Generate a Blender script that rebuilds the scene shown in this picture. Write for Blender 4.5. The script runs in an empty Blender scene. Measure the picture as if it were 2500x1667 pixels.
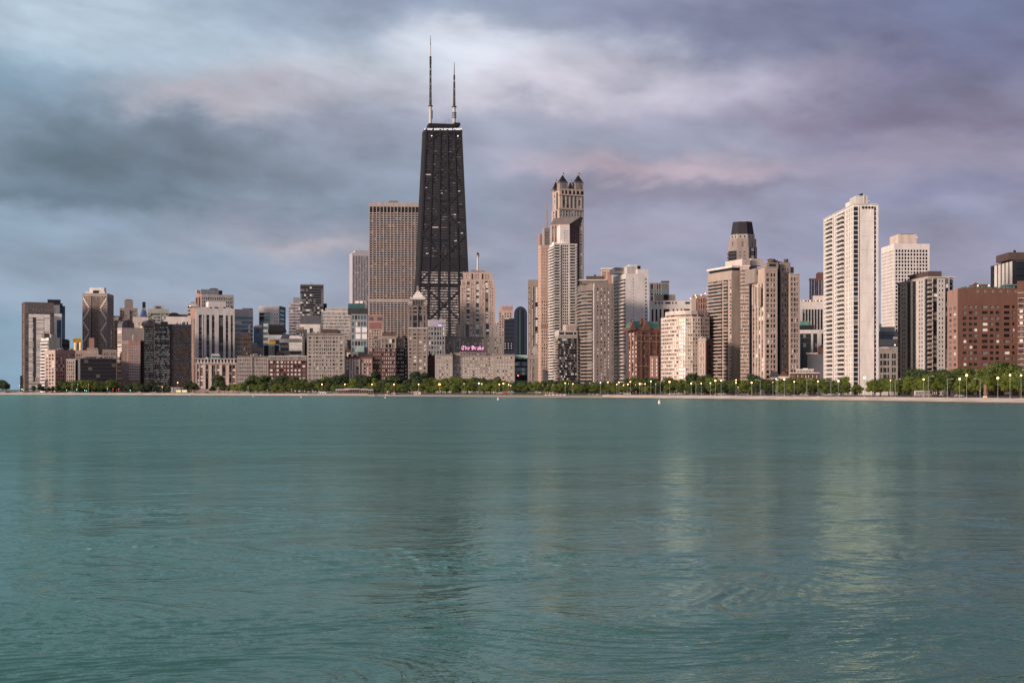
import bpy, math, random
from mathutils import Vector
R = math.radians
F, HZ, CX, CH = 3600.0, 950.0, 1250.0, 6.0      # focal length in photo pixels, horizon row, centre column, eye height
scene = bpy.context.scene
col = scene.collection

# ---------------------------------------------------------------- camera
cam_d = bpy.data.cameras.new('camera'); cam = bpy.data.objects.new('camera', cam_d); col.objects.link(cam)
cam.location = (0, 0, CH); cam.rotation_euler = (R(90), 0, 0)
cam_d.sensor_width = 36; cam_d.lens = F/2500*36; cam_d.shift_y = (HZ-833.5)/2500
cam_d.clip_start = 0.5; cam_d.clip_end = 60000
scene.camera = cam

# ---------------------------------------------------------------- world, sun, exposure
def lin(c):
    return tuple(((v/255.)/12.92 if v/255. <= .04045 else ((v/255.+.055)/1.055)**2.4) for v in c)
SUN_AZ, SUN_EL = R(-126), R(10)          # azimuth measured from +Y towards +X
world = bpy.data.worlds.new("World"); scene.world = world; world.use_nodes = True
wt = world.node_tree; wt.nodes.clear()
def wn(t, **k):
    n = wt.nodes.new(t)
    for a, v in k.items(): setattr(n, a, v)
    return n
def wm(op, a, b=None, c=None):
    n = wn('ShaderNodeMath', operation=op)
    for i, v in enumerate((a, b, c)):
        if v is None: continue
        if hasattr(v, 'links'): wt.links.new(v, n.inputs[i])
        else: n.inputs[i].default_value = v
    return n.outputs[0]
def wmix(fac, a, b, mode='MIX'):
    n = wn('ShaderNodeMix', data_type='RGBA', blend_type=mode)
    for s, v in ((n.inputs[0], fac), (n.inputs[6], a), (n.inputs[7], b)):
        if hasattr(v, 'links'): wt.links.new(v, s)
        elif isinstance(v, tuple): s.default_value = (*v[:3], 1)
        else: s.default_value = v
    return n.outputs[2]
tc = wn('ShaderNodeTexCoord'); sx = wn('ShaderNodeSeparateXYZ'); wt.links.new(tc.outputs['Generated'], sx.inputs[0])
U = wm('ARCTAN2', sx.outputs[0], sx.outputs[1]); V = wm('ARCSINE', sx.outputs[2])
def wnoise(su, sv, off, detail=6, rough=.55, dist=0.0, tilt=0.0):
    cx = wn('ShaderNodeCombineXYZ')
    vv = wm('MULTIPLY_ADD', U, tilt, V)
    wt.links.new(wm('MULTIPLY_ADD', U, su, off), cx.inputs[0]); wt.links.new(wm('MULTIPLY', vv, sv), cx.inputs[1]); cx.inputs[2].default_value = off
    n = wn('ShaderNodeTexNoise'); wt.links.new(cx.outputs[0], n.inputs['Vector'])
    n.inputs['Scale'].default_value = 1; n.inputs['Detail'].default_value = detail; n.inputs['Roughness'].default_value = rough; n.inputs['Distortion'].default_value = dist
    return n.outputs[0]
n1 = wnoise(9, 15, 3.1, 6, .52, .2); n2 = wnoise(12, 22, 17.7, 6, .55, .2)
Uw = wm('ADD', U, wm('MULTIPLY', wm('SUBTRACT', n1, .5), .22))
Vw = wm('ADD', V, wm('MULTIPLY', wm('SUBTRACT', n2, .5), .075))
skyc = wmix(wm('MULTIPLY_ADD', Uw, 1.6, .5), lin((138, 158, 178)), lin((146, 144, 168)))
skyc.node.clamp_factor = True
BLOBS = [  # x, y, rx, ry (photo pixels of the viewing direction), colour, weight
 (150, 60, 420, 130, (188, 206, 220), .9), (330, 190, 330, 60, (182, 200, 216), .8), (60, 250, 260, 70, (120, 150, 172), .8),
 (620, 60, 300, 80, (160, 175, 196), .7), (900, 20, 330, 50, (150, 162, 186), .8), (1020, 150, 360, 75, (212, 218, 228), .85), (760, 215, 250, 35, (196, 198, 210), .5), (1260, 120, 260, 45, (208, 212, 226), .7),
 (560, 265, 330, 50, (200, 192, 202), .8), (1350, 210, 420, 70, (210, 204, 216), .9), (420, 400, 420, 70, (92, 106, 120), .85),
 (120, 400, 220, 70, (98, 116, 130), .7), (700, 420, 240, 60, (118, 126, 142), .6), (150, 500, 420, 45, (98, 118, 136), .75), (700, 560, 330, 50, (150, 148, 164), .6),
 (760, 600, 260, 40, (192, 182, 188), .7), (300, 640, 420, 40, (138, 152, 172), .6), (60, 850, 500, 70, (104, 140, 164), .75),
 (1280, 350, 420, 70, (166, 168, 186), .7), (1750, 60, 330, 90, (122, 124, 154), .8), (1800, 250, 330, 60, (184, 176, 194), .7), (1950, 300, 300, 35, (138, 128, 152), .7), (2300, 150, 330, 130, (112, 112, 144), .95),
 (2350, 60, 330, 90, (112, 122, 156), .7), (2050, 210, 260, 40, (140, 132, 160), .6), (2350, 330, 300, 60, (124, 112, 140), .8),
 (1750, 480, 320, 40, (128, 122, 144), .75), (1650, 420, 330, 35, (196, 174, 186), .75), (1480, 560, 330, 60, (160, 154, 174), .7),
 (2300, 420, 330, 40, (148, 138, 158), .7), (2400, 500, 260, 40, (122, 122, 152), .7), (2250, 600, 400, 60, (134, 136, 166), .7), (2250, 640, 300, 30, (152, 146, 170), .5),
 (1400, 740, 600, 90, (164, 162, 184), .75), (1300, 850, 1500, 150, (164, 168, 186), .6), (2200, 560, 600, 60, (150, 150, 176), .4), (30, 900, 300, 90, (128, 164, 186), .6), (480, 380, 300, 60, (122, 134, 148), .3), (800, 760, 500, 80, (148, 156, 176), .6),
]
for (x, y, rx, ry, c, w) in BLOBS:
    u0, v0, ru, rv = math.atan((x-CX)/F), math.atan((HZ-y)/F), rx/F, ry/F
    a = wm('MULTIPLY', wm('SUBTRACT', Uw, u0), 1/ru); b = wm('MULTIPLY', wm('SUBTRACT', Vw, v0), 1/rv)
    q = wm('ADD', wm('MULTIPLY', a, a), wm('MULTIPLY', b, b))
    f = wm('MULTIPLY', wm('POWER', 2.71828, wm('MULTIPLY', q, -1.0)), w)
    skyc = wmix(f, skyc, lin(c))
st = wnoise(9, 24, 41.3, 6, .5, .25, .12); st2 = wnoise(22, 60, 71.3, 6, .55, .2, .14)
mul = wm('ADD', .37, wm('ADD', wm('MULTIPLY', st, .98), wm('MULTIPLY', st2, .42)))
cmx = wn('ShaderNodeCombineColor')
for i in range(3): wt.links.new(mul, cmx.inputs[i])
skyc = wmix(1.0, skyc, cmx.outputs[0], 'MULTIPLY')
# overcast skies brighten towards the zenith; the dawn side behind and left of the viewer glows warm
zen = wn('ShaderNodeMapRange', interpolation_type='SMOOTHSTEP'); wt.links.new(V, zen.inputs[0])
zen.inputs[1].default_value = .28; zen.inputs[2].default_value = 1.1; zen.inputs[3].default_value = 1.0; zen.inputs[4].default_value = 1.35
cz = wn('ShaderNodeCombineColor')
for i, k in enumerate((1.0, .95, .86)): wt.links.new(wm('POWER', zen.outputs[0], (1.18, 1.05, .8)[i]), cz.inputs[i])
skyc = wmix(1.0, skyc, cz.outputs[0], 'MULTIPLY')
du = wm('SUBTRACT', U, SUN_AZ); dv = wm('SUBTRACT', V, .12)
gq = wm('ADD', wm('MULTIPLY', wm('MULTIPLY', du, du), 1.9), wm('MULTIPLY', wm('MULTIPLY', dv, dv), 7.0))
glow = wm('POWER', 2.71828, wm('MULTIPLY', gq, -1.0))
skyc = wmix(glow, skyc, (1.25, .86, .68))
bg1 = wn('ShaderNodeBackground'); bg1.inputs[1].default_value = 1.0; wt.links.new(skyc, bg1.inputs[0])
nis = wn('ShaderNodeTexSky', sky_type='NISHITA', sun_disc=False, sun_elevation=SUN_EL, sun_rotation=SUN_AZ)
bg2 = wn('ShaderNodeBackground'); bg2.inputs[1].default_value = .08; wt.links.new(nis.outputs[0], bg2.inputs[0])
mx = wn('ShaderNodeMixShader'); mx.inputs[0].default_value = .93
wt.links.new(bg2.outputs[0], mx.inputs[1]); wt.links.new(bg1.outputs[0], mx.inputs[2])
wo = wn('ShaderNodeOutputWorld'); wt.links.new(mx.outputs[0], wo.inputs[0])
sd = bpy.data.lights.new('sun', 'SUN'); sd.energy = 4.6; sd.angle = R(10); sd.color = (1.0, .80, .69)
so = bpy.data.objects.new('sun', sd); col.objects.link(so)
sdir = Vector((math.sin(SUN_AZ)*math.cos(SUN_EL), math.cos(SUN_AZ)*math.cos(SUN_EL), math.sin(SUN_EL)))
so.rotation_euler = sdir.to_track_quat('Z', 'Y').to_euler()
scene.view_settings.view_transform = 'Standard'; scene.view_settings.look = 'None'
scene.view_settings.exposure = 0.0; scene.view_settings.gamma = 1.0; scene.view_settings.use_curve_mapping = False

# ---------------------------------------------------------------- materials
MATS = {}
def mat(name, c, rough=.8, var=.22, metal=0., emit=None, es=0., sc=.25, streak=True, spec=.4):
    m = bpy.data.materials.new(name); m.use_nodes = True; t = m.node_tree; p = t.nodes['Principled BSDF']
    p.inputs['Roughness'].default_value = rough; p.inputs['Metallic'].default_value = metal
    p.inputs['Specular IOR Level'].default_value = spec
    if emit: p.inputs['Emission Color'].default_value = (*emit, 1); p.inputs['Emission Strength'].default_value = es
    if var > 0:
        g = t.nodes.new('ShaderNodeNewGeometry'); mp = t.nodes.new('ShaderNodeMapping'); t.links.new(g.outputs['Position'], mp.inputs[0])
        mp.inputs['Scale'].default_value = (sc, sc, sc*(.25 if streak else 1))
        n = t.nodes.new('ShaderNodeTexNoise'); n.inputs['Scale'].default_value = 1; n.inputs['Detail'].default_value = 5; n.inputs['Roughness'].default_value = .65
        t.links.new(mp.outputs[0], n.inputs['Vector'])
        r = t.nodes.new('ShaderNodeMapRange'); t.links.new(n.outputs[0], r.inputs[0])
        r.inputs[1].default_value = .25; r.inputs[2].default_value = .75; r.inputs[3].default_value = 1-var; r.inputs[4].default_value = 1+var
        cc = t.nodes.new('ShaderNodeCombineColor')
        for i in range(3): t.links.new(r.outputs[0], cc.inputs[i])
        mm = t.nodes.new('ShaderNodeMix'); mm.data_type = 'RGBA'; mm.blend_type = 'MULTIPLY'; mm.inputs[0].default_value = 1
        mm.inputs[6].default_value = (*c, 1); t.links.new(cc.outputs[0], mm.inputs[7]); t.links.new(mm.outputs[2], p.inputs['Base Color'])
    else: p.inputs['Base Color'].default_value = (*c, 1)
    MATS[name] = m; return m
for a in [('white', (.66, .60, .555)), ('offwhite', (.50, .455, .42)), ('cream', (.56, .46, .4)), ('pinktan', (.42, .315, .265)), ('tan', (.36, .28, .235)),
          ('stone', (.33, .285, .255)), ('stonedk', (.22, .19, .17)), ('taupe', (.26, .21, .185)), ('greybrown', (.17, .135, .12)), ('brick', (.12, .045, .034)),
          ('brickdk', (.1, .045, .036)), ('brickpink', (.32, .19, .155)), ('brickor', (.125, .058, .042)), ('brown', (.085, .055, .048)), ('black', (.012, .012, .015)),
          ('charcoal', (.04, .04, .045)), ('navy', (.018, .028, .055)), ('grey', (.26, .26, .27)), ('greydk', (.1, .1, .11)), ('olive', (.34, .35, .30)),
          ('copper', (.07, .17, .14)), ('mint', (.30, .41, .37)), ('teal', (.035, .11, .11)), ('rose', (.25, .12, .11)), ('steel', (.022, .020, .025)), ('bluemesh', (.03, .08, .26)),
          ('rust', (.11, .05, .04)), ('concrete', (.42, .37, .33)), ('granite', (.5, .345, .27)), ('pinkconc', (.38, .315, .29))]: mat(a[0], a[1])
mat('pale', (.40, .365, .38), var=.12)
mat('winD', (.012, .014, .018), .12, 0, spec=.6); mat('winM', (.17, .16, .15), .3, .35, sc=.6); mat('winL', (.72, .68, .62), .35, .22, sc=.6)
mat('winG', (.80, .62, .44), .5, .25, metal=.6, sc=.5); mat('winT', (.12, .22, .24), .18, .25, metal=.5, sc=.5)  # winG: gold tint puts the warm sun glint into the pane colour
mat('winB', (.05, .09, .14), .15, .3, metal=.6, sc=.4); mat('winY', (.8, .55, .25), .5, .1, emit=(1, .62, .28), es=.9)
mat('winH', (.055, .052, .055), .25, .3, sc=.6); mat('winK', (.40, .37, .34), .35, .3, sc=.6); mat('winW', (.82, .8, .8), .25, .08); mat('glz', (.016, .017, .02), .2, 0, spec=.5)
mat('lit_white', (.9, .9, .9), .5, 0, emit=(.8, .92, 1), es=.35)
mat('lamp_glow', (1, .8, .55), .5, 0, emit=(1, .54, .24), es=7); mat('lamp_small', (1, .9, .7), .5, 0, emit=(1, .70, .38), es=3.5)
mat('green_glow', (.2, 1, .6), .5, 0, emit=(.15, 1, .55), es=7); mat('red_glow', (1, .2, .15), .5, 0, emit=(1, .1, .06), es=6)
mat('pink_neon', (1, .5, .8), .5, 0, emit=(1, .33, .72), es=.95); mat('violet_neon', (.6, .5, 1), .5, 0, emit=(.45, .35, 1), es=1.0)
mat('pole_metal', (.35, .36, .36), .5, .1, metal=.3); mat('rubber', (.02, .02, .02), .8, 0)
mat('sand', (.42, .325, .265), .95, .15, sc=.08, streak=False); mat('asphalt', (.05, .05, .052), .9, .2, streak=False)
mat('lawn', (.05, .075, .025), .95, .3, streak=False); mat('city_floor', (.16, .15, .14), .9, .2, sc=.03, streak=False)
mat('seawall', (.36, .305, .27), .9, .38, sc=.09, streak=False); mat('seawall_wet', (.10, .085, .075), .5, .3, sc=.2, streak=False)
mat('bark', (.06, .045, .035), .9, .2); mat('yellow', (.55, .33, .03), .6, .25); mat('red', (.5, .06, .05), .6, .1); mat('blue', (.04, .08, .4), .6, .1)
mat('skin', (.42, .26, .2), .7, 0); mat('cloth_dark', (.04, .045, .06), .9, 0); mat('cloth_light', (.5, .48, .46), .9, 0)

# foliage: colour drifts by clump and by tree
def foliage(name, c1, c2):
    m = bpy.data.materials.new(name); m.use_nodes = True; t = m.node_tree; p = t.nodes['Principled BSDF']; p.inputs['Roughness'].default_value = .7
    o = t.nodes.new('ShaderNodeObjectInfo'); tcx = t.nodes.new('ShaderNodeTexCoord'); n = t.nodes.new('ShaderNodeTexNoise')
    t.links.new(tcx.outputs['Object'], n.inputs['Vector']); n.inputs['Scale'].default_value = 5.0; n.inputs['Detail'].default_value = 3
    a = t.nodes.new('ShaderNodeMath'); a.operation = 'MULTIPLY_ADD'; t.links.new(o.outputs['Random'], a.inputs[0]); a.inputs[1].default_value = .7; a.inputs[2].default_value = -.35
    b = t.nodes.new('ShaderNodeMath'); b.operation = 'ADD'; b.use_clamp = True; t.links.new(n.outputs[0], b.inputs[0]); t.links.new(a.outputs[0], b.inputs[1])
    x = t.nodes.new('ShaderNodeMix'); x.data_type = 'RGBA'; t.links.new(b.outputs[0], x.inputs[0]); x.inputs[6].default_value = (*c1, 1); x.inputs[7].default_value = (*c2, 1)
    t.links.new(x.outputs[2], p.inputs['Base Color']); MATS[name] = m
foliage('leaf', (.018, .038, .005), (.15, .185, .018)); foliage('leaf_dark', (.018, .034, .010), (.055, .085, .018))

# ---------------------------------------------------------------- geometry helpers
class MB:
    def __init__(s): s.v = []; s.f = []; s.m = []; s.mats = []
    def mi(s, m):
        if m not in s.mats: s.mats.append(m)
        return s.mats.index(m)
    def poly(s, pts, faces, m):
        o = len(s.v); s.v += [tuple(p) for p in pts]; k = s.mi(m)
        for f in faces: s.f.append(tuple(i+o for i in f)); s.m.append(k)
    def hexa(s, p, m, back=True):   # p: 4 bottom then 4 top points, ordered around; side 2-3 is the back
        fs = [(0, 1, 5, 4), (1, 2, 6, 5), (3, 0, 4, 7), (4, 5, 6, 7), (3, 2, 1, 0)]
        if back: fs.append((2, 3, 7, 6))
        s.poly(p, fs, m)
    def box(s, x0, x1, y0, y1, z0, z1, m):
        s.hexa([(x0, y0, z0), (x1, y0, z0), (x1, y1, z0), (x0, y1, z0), (x0, y0, z1), (x1, y0, z1), (x1, y1, z1), (x0, y1, z1)], m)
    def tube(s, a, b, ra, rb, m, n=8):
        a, b = Vector(a), Vector(b); w = (b-a).normalized(); u = w.orthogonal().normalized(); v = w.cross(u)
        pts = [a+(u*math.cos(2*math.pi*i/n)+v*math.sin(2*math.pi*i/n))*ra for i in range(n)] + [b+(u*math.cos(2*math.pi*i/n)+v*math.sin(2*math.pi*i/n))*rb for i in range(n)]
        s.poly(pts, [(i, (i+1) % n, n+(i+1) % n, n+i) for i in range(n)]+[tuple(range(n, 2*n)), tuple(range(n-1, -1, -1))], m)
    def ball(s, c, r, m, n=8, k=5, sz=1.):
        pts = []; fs = []
        for j in range(k+1):
            th = math.pi*j/k
            for i in range(n): pts.append((c[0]+r*math.sin(th)*math.cos(2*math.pi*i/n), c[1]+r*math.sin(th)*math.sin(2*math.pi*i/n), c[2]+sz*r*math.cos(th)))
        for j in range(k):
            for i in range(n): fs.append((j*n+i, (j+1)*n+i, (j+1)*n+(i+1) % n, j*n+(i+1) % n))
        s.poly(pts, fs, m)
    def mesh(s, name):
        me = bpy.data.meshes.new(name); me.from_pydata(s.v, [], s.f)
        for m in s.mats: me.materials.append(MATS[m])
        me.polygons.foreach_set('material_index', s.m); me.update(); return me
    def build(s, name, parent=None, loc=(0, 0, 0), rz=0):
        if not s.v: return None
        return link(name, s.mesh(name), parent, loc, rz)
def link(name, me, parent=None, loc=(0, 0, 0), rz=0):
    o = bpy.data.objects.new(name, me); col.objects.link(o); o.parent = parent; o.location = loc; o.rotation_euler = (0, 0, rz); return o
def tag(o, label=None, cat=None, group=None, kind=None):
    for k, v in (('label', label), ('category', cat), ('group', group), ('kind', kind)):
        if v: o[k] = v
    return o
def thing(name, label, cat, loc, rz=0, group=None):
    return tag(link(name, None, None, loc, rz), label, cat, group)
def ray(px): return (px-CX)/F
def zz(py, Y): return CH+(HZ-py)/F*Y
def pix(x, y, z): return CX+F*x/y, HZ-F*(z-CH)/y
G0 = 2.4                                    # street level above the lake

# ---------------------------------------------------------------- facades
T = .6
MIX = {'dk': 'DDDDDDDDM', 'md': 'DDDDDMMML', 'lt': 'DDMMMLLLL', 'wh': 'LLLLLLLMD', 'mm': 'MMMMMDDL', 'sp': 'DDDDDDDDDDDDDDDDDDM', 'tl': 'TTTTTDTL',
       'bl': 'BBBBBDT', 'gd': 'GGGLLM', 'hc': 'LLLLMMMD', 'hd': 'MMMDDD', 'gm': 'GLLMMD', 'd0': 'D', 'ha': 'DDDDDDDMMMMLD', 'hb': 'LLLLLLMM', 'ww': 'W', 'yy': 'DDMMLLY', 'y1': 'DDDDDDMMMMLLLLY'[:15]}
def fac(pat, m, wall='tan', fw=.6, fh=.55, mix='md', sp=None, par=1.5, base=0, rail='white', proud=.45, pier=None, dark='charcoal', rowc=0.):
    cols = []
    for t in pat.split():
        rep = 1
        if '*' in t: t, rep = t.split('*'); rep = int(rep)
        if t.startswith('('): 
            for _ in range(rep): cols += [(q[0], float(q[1:])) for q in t[1:-1].split(',')]
        else: cols += [(t[0], float(t[1:] or 1))]*rep
    return dict(cols=cols, m=m, wall=wall, fw=fw, fh=fh, mix=mix, sp=sp or wall, par=par, base=base, rail=rail, proud=proud, pier=pier or wall, dark=dark, rowc=rowc)
PLAIN = lambda w: fac('w1', 1, w)
ALL = []; BLOCKS = []
class Frame:
    def __init__(s, A, u): s.A = A; s.u = u; s.n = (u[1], -u[0])
    def p(s, u, d, z): return (s.A[0]+s.u[0]*u+s.n[0]*d, s.A[1]+s.u[1]*u+s.n[1]*d, z)
    def ang(s): return math.atan2(s.u[1], s.u[0])
def rayhit(px, A, d):      # distance along direction d from A to the sight line of a column
    r = ray(px)            # points (r*Y, Y):  A+d*t -> x = r*y
    return (r*A[1]-A[0])/(d[0]-r*d[1])
class Bld:
    def __init__(s, name, label, px0, px1, Y, ytop, front, left=None, pxl=None, D=30, yaw=0, ybot=None, cat='building', block=True, side=None, group=None, roofm='greydk'):
        s.rnd = random.Random(hash((px0, px1, int(ytop))) & 0xffff)
        r = ray(px0 if pxl is not None else (px0+px1)/2); C = (r*Y, Y)
        q = math.hypot(r, 1); t = (1/q, -r/q); a = R(yaw); u = (t[0]*math.cos(a)-t[1]*math.sin(a), t[0]*math.sin(a)+t[1]*math.cos(a))
        k0 = rayhit(px0, C, u); k1 = rayhit(px1, C, u)
        A = (C[0]+u[0]*k0, C[1]+u[1]*k0); L = k1-k0
        s.fr = Frame(A, u); s.L = L
        if pxl is not None: D = rayhit(pxl, A, (-s.fr.n[0], -s.fr.n[1]))
        s.D = D; s.Y = Y; s.left = left; s.side = side
        s.z1 = zz(ytop, A[1] if pxl is not None else Y)
        s.root = thing(name, label, cat, (A[0], A[1], G0), 0, group)
        s.o = (A[0], A[1], G0); s.rep = {}; s.roofm = roofm; ALL.append(s)
        if block: s.block(0, L, G0 if ybot is None else zz(ybot, Y), s.z1, 0, D, front, left, side)
    def loc(s, p): return (p[0]-s.o[0], p[1]-s.o[1], p[2]-s.o[2])
    def fbox(s, mb, fr, u0, u1, d0, d1, z0, z1, m, back=False):
        P = [fr.p(u0, d1, z0), fr.p(u1, d1, z0), fr.p(u1, d0, z0), fr.p(u0, d0, z0), fr.p(u0, d1, z1), fr.p(u1, d1, z1), fr.p(u1, d0, z1), fr.p(u0, d0, z1)]
        mb.hexa([s.loc(p) for p in P], m, back)
    def U(s, px, d=0):
        A = s.fr.p(0, d, 0); return rayhit(px, A, s.fr.u)
    def Yat(s, px, d=0): return s.fr.p(s.U(px, d), d, 0)[1]
    def Z(s, py, px, d=0): return zz(py, s.Yat(px, d))
    def item(s, kind, fr, u0, u1, z0, z1, m, vis):
        c = fr.p((u0+u1)/2, -T, (z0+z1)/2)
        w = (u1-u0)*F/c[1]*abs(fr.n[0]*c[0]+fr.n[1]*c[1])/math.hypot(c[0], c[1]); h = (z1-z0)*F/c[1]
        s.rep.setdefault(kind, []).append((min(w, h), w*h, fr, u0, u1, z0, z1, m, vis, pix(*c), c[1]))
    def facade(s, mb, fr, L, z0, z1, f, vis=True, full=False):
        Lu = L if full else L-T
        W = sum(c[1] for c in f['cols']); m = f['m']; zt = z1-f['par']; zb = z0+f['base']; h = (zt-zb)/m; u = 0
        if f['par'] > 0: s.fbox(mb, fr, 0, Lu, -T, 0, zt, z1, f['wall'])
        if f['base'] > 0: s.fbox(mb, fr, 0, Lu, -T, 0, z0, zb, f['wall'])
        mix = MIX[f['mix']]; base_ = [s.rnd.choice(mix) for _ in range(m+1)]
        for k, w in f['cols']:
            w = w/W*Lu; ua, ub = u, u+w; u += w
            if k == 'w': s.fbox(mb, fr, ua, ub, -T, 0, zb, zt, f['wall'])
            elif k == 'p': s.fbox(mb, fr, ua, ub, -T, f['proud'], zb, zt, f['pier'])
            elif k == 'k': s.fbox(mb, fr, ua, ub, -T, -.2, zb, zt, f['dark'])
            elif k in 'orgbd':
                fw = f['fw'] if k == 'o' else 1; fh = {'g': .82, 'b': .72}.get(k, f['fh']); j = w*(1-fw)/2; ia, ib = ua+j, ub-j
                spm = f['dark'] if k == 'g' else (f['sp'] if k != 'b' else f['rail']); dd = -.35 if k == 'g' else 0
                if k == 'd': spm = f['sp']; dd = -.25
                if fw < 1:
                    s.fbox(mb, fr, ua, ia, -T, 0, zb, zt, f['wall']); s.fbox(mb, fr, ib, ub, -T, 0, zb, zt, f['wall'])
                g = h*(1-fh)/2
                for i in range(m+1):
                    a = max(zb, zb+i*h-g); b = min(zt, zb+i*h+g)
                    if b > a: s.fbox(mb, fr, ia, ib, -T, dd, a, b, spm)
                for i in range(m):
                    q = s.rnd.choice(mix if k != 'b' else 'DDDM')
                    if k != 'b' and s.rnd.random() < f['rowc']: q = base_[i]
                    s.item('window', fr, ia+.04, ib-.04, zb+i*h+g+.02, zb+(i+1)*h-g-.02, 'win'+q, vis)
                    if k == 'b': s.item('balcony', fr, ua+.05, ub-.05, zb+i*h-.12, zb+i*h+h*.36, f['rail'], vis)
    def block(s, u0, u1, z0, z1, d, D, front, left=None, side=None, core='glz', name='wall'):
        fr = Frame(s.fr.p(u0, d, 0)[:2], s.fr.u); L = u1-u0; mb = MB(); wall = front['wall']
        s.facade(mb, fr, L, z0, z1, front)
        fl = Frame(fr.p(0, -D, 0)[:2], fr.n); frr = Frame(fr.p(L, 0, 0)[:2], (-fr.n[0], -fr.n[1])); fb = Frame(fr.p(L, -D, 0)[:2], (-fr.u[0], -fr.u[1]))
        n = max(1, min(8, int(D/5))); auto = side or fac('w.6 o1*%d w.6' % n, max(1, min(front['m'], int((z1-z0)/3.2))), wall, .5, .45, 'dk', par=front['par'])
        s.facade(mb, fl, D, z0, z1, left or auto, vis=bool(left)); s.facade(mb, frr, D, z0, z1, auto, vis=False); s.facade(mb, fb, L, z0, z1, PLAIN(wall), vis=False)
        mb.build(name, s.root)
        cb = MB(); s.fbox(cb, fr, T, L-T, -D+T, -T, z0, z1-.9, core, True); cb.build('glazing', s.root)
        rb = MB(); s.fbox(rb, fr, T+.01, L-T-.01, -D+T+.01, -T-.01, z1-.9, z1-.5, s.roofm, True); rb.build('roof', s.root)
        ps = [pix(*fr.p(a, b, z1)) for a in (0, L) for b in (0, -D)]
        BLOCKS.append((min(p[0] for p in ps), max(p[0] for p in ps), max(p[1] for p in ps), fr.p(L/2, -D/2, 0)[1], s))
        return fr
    def sub(s, px0, px1, ytop, ybot, front, d=0, D=20, left=None, side=None):     # a further block placed by sight lines
        a, b = s.U(px0, d), s.U(px1, d)
        return s.block(a, b, G0 if ybot is None else s.Z(ybot, px0, d), s.Z(ytop, px0, d), d, D, front, left, side)
    def pyl(s, pts, z0, z1, facs, roofm=None):    # polygonal footprint, facades on the given visible sides
        mb = MB(); n = len(pts); cx = sum(p[0] for p in pts)/n; cy = sum(p[1] for p in pts)/n
        for i in range(n):
            a, b = pts[i], pts[(i+1) % n]; L = math.dist(a, b); u = ((b[0]-a[0])/L, (b[1]-a[1])/L)
            f = facs[i] if i < len(facs) and facs[i] else PLAIN(facs[0]['wall'])
            s.facade(mb, Frame(a, u), L, z0, z1, f, vis=i < len(facs), full=True)
        mb.build('wall', s.root)
        ins = [(p[0]+(cx-p[0])/math.dist(p, (cx, cy))*T*1.6, p[1]+(cy-p[1])/math.dist(p, (cx, cy))*T*1.6) for p in pts]
        for nm, za, zb, m in (('glazing', z0, z1-.9, 'glz'), ('roof', z1-.88, z1-.45, roofm or s.roofm)):
            c = MB(); P = [s.loc((*p, za)) for p in ins]+[s.loc((*p, zb)) for p in ins]
            c.poly(P, [(i, (i+1) % n, n+(i+1) % n, n+i) for i in range(n)]+[tuple(range(n, 2*n))], m); c.build(nm, s.root)
        ps = [pix(p[0], p[1], z1) for p in pts]
        BLOCKS.append((min(p[0] for p in ps), max(p[0] for p in ps), max(p[1] for p in ps), cy, s))
    def box(s, part, px0, px1, yt, yb, m, d=-3, D=10, parent=None):
        mb = MB(); a, b = s.U(px0, d), s.U(px1, d)
        s.fbox(mb, s.fr, a, b, d-D, d, s.Z(yb, px0, d), s.Z(yt, px0, d), m, True)
        return mb.build(part, parent or s.root)
    def frus(s, part, base, top, m, d=-3, D=10, dt=None, parent=None, m2=None):      # base (px0,px1,y), top (px0,px1,y): tapering solid
        a, b = s.U(base[0], d), s.U(base[1], d); wa = b-a; ta, tb = s.U(top[0], d), s.U(top[1], d); wt_ = tb-ta
        Dt = D*wt_/wa if dt is None else dt; e = (D-Dt)/2; zb, zt = s.Z(base[2], base[0], d), s.Z(top[2], base[0], d)
        P = [s.fr.p(a, d, zb), s.fr.p(b, d, zb), s.fr.p(b, d-D, zb), s.fr.p(a, d-D, zb), s.fr.p(ta, d-e, zt), s.fr.p(tb, d-e, zt), s.fr.p(tb, d-D+e, zt), s.fr.p(ta, d-D+e, zt)]
        mb = MB(); mb.hexa([s.loc(p) for p in P], m); return mb.build(part, parent or s.root)
    def tube(s, part, px, y0, y1, r0, r1, m, d=-8, n=8, parent=None):
        mb = MB(); u = s.U(px, d); mb.tube(s.loc(s.fr.p(u, d, s.Z(y0, px, d))), s.loc(s.fr.p(u, d, s.Z(y1, px, d))), r0, r1, m, n); return mb.build(part, parent or s.root)
    def roofstuff(s, px0, px1, y, n=5, m='greydk', hmax=5, d=-6):
        for i in range(n):
            a = s.rnd.uniform(px0, px1-4); w = s.rnd.uniform(3, 9); k = s.rnd.choice(['box', 'box', 'pipe'])
            if k == 'box': s.box('roof_unit', a, min(px1, a+w), y-s.rnd.uniform(1.5, hmax), y+1.5, s.rnd.choice([m, 'grey', 'stonedk']), d-s.rnd.uniform(0, 4), 4)
            else: s.tube('vent_pipe', a, y+1.5, y-s.rnd.uniform(2, hmax+2), .3, .25, m, d-2, 6)
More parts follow.
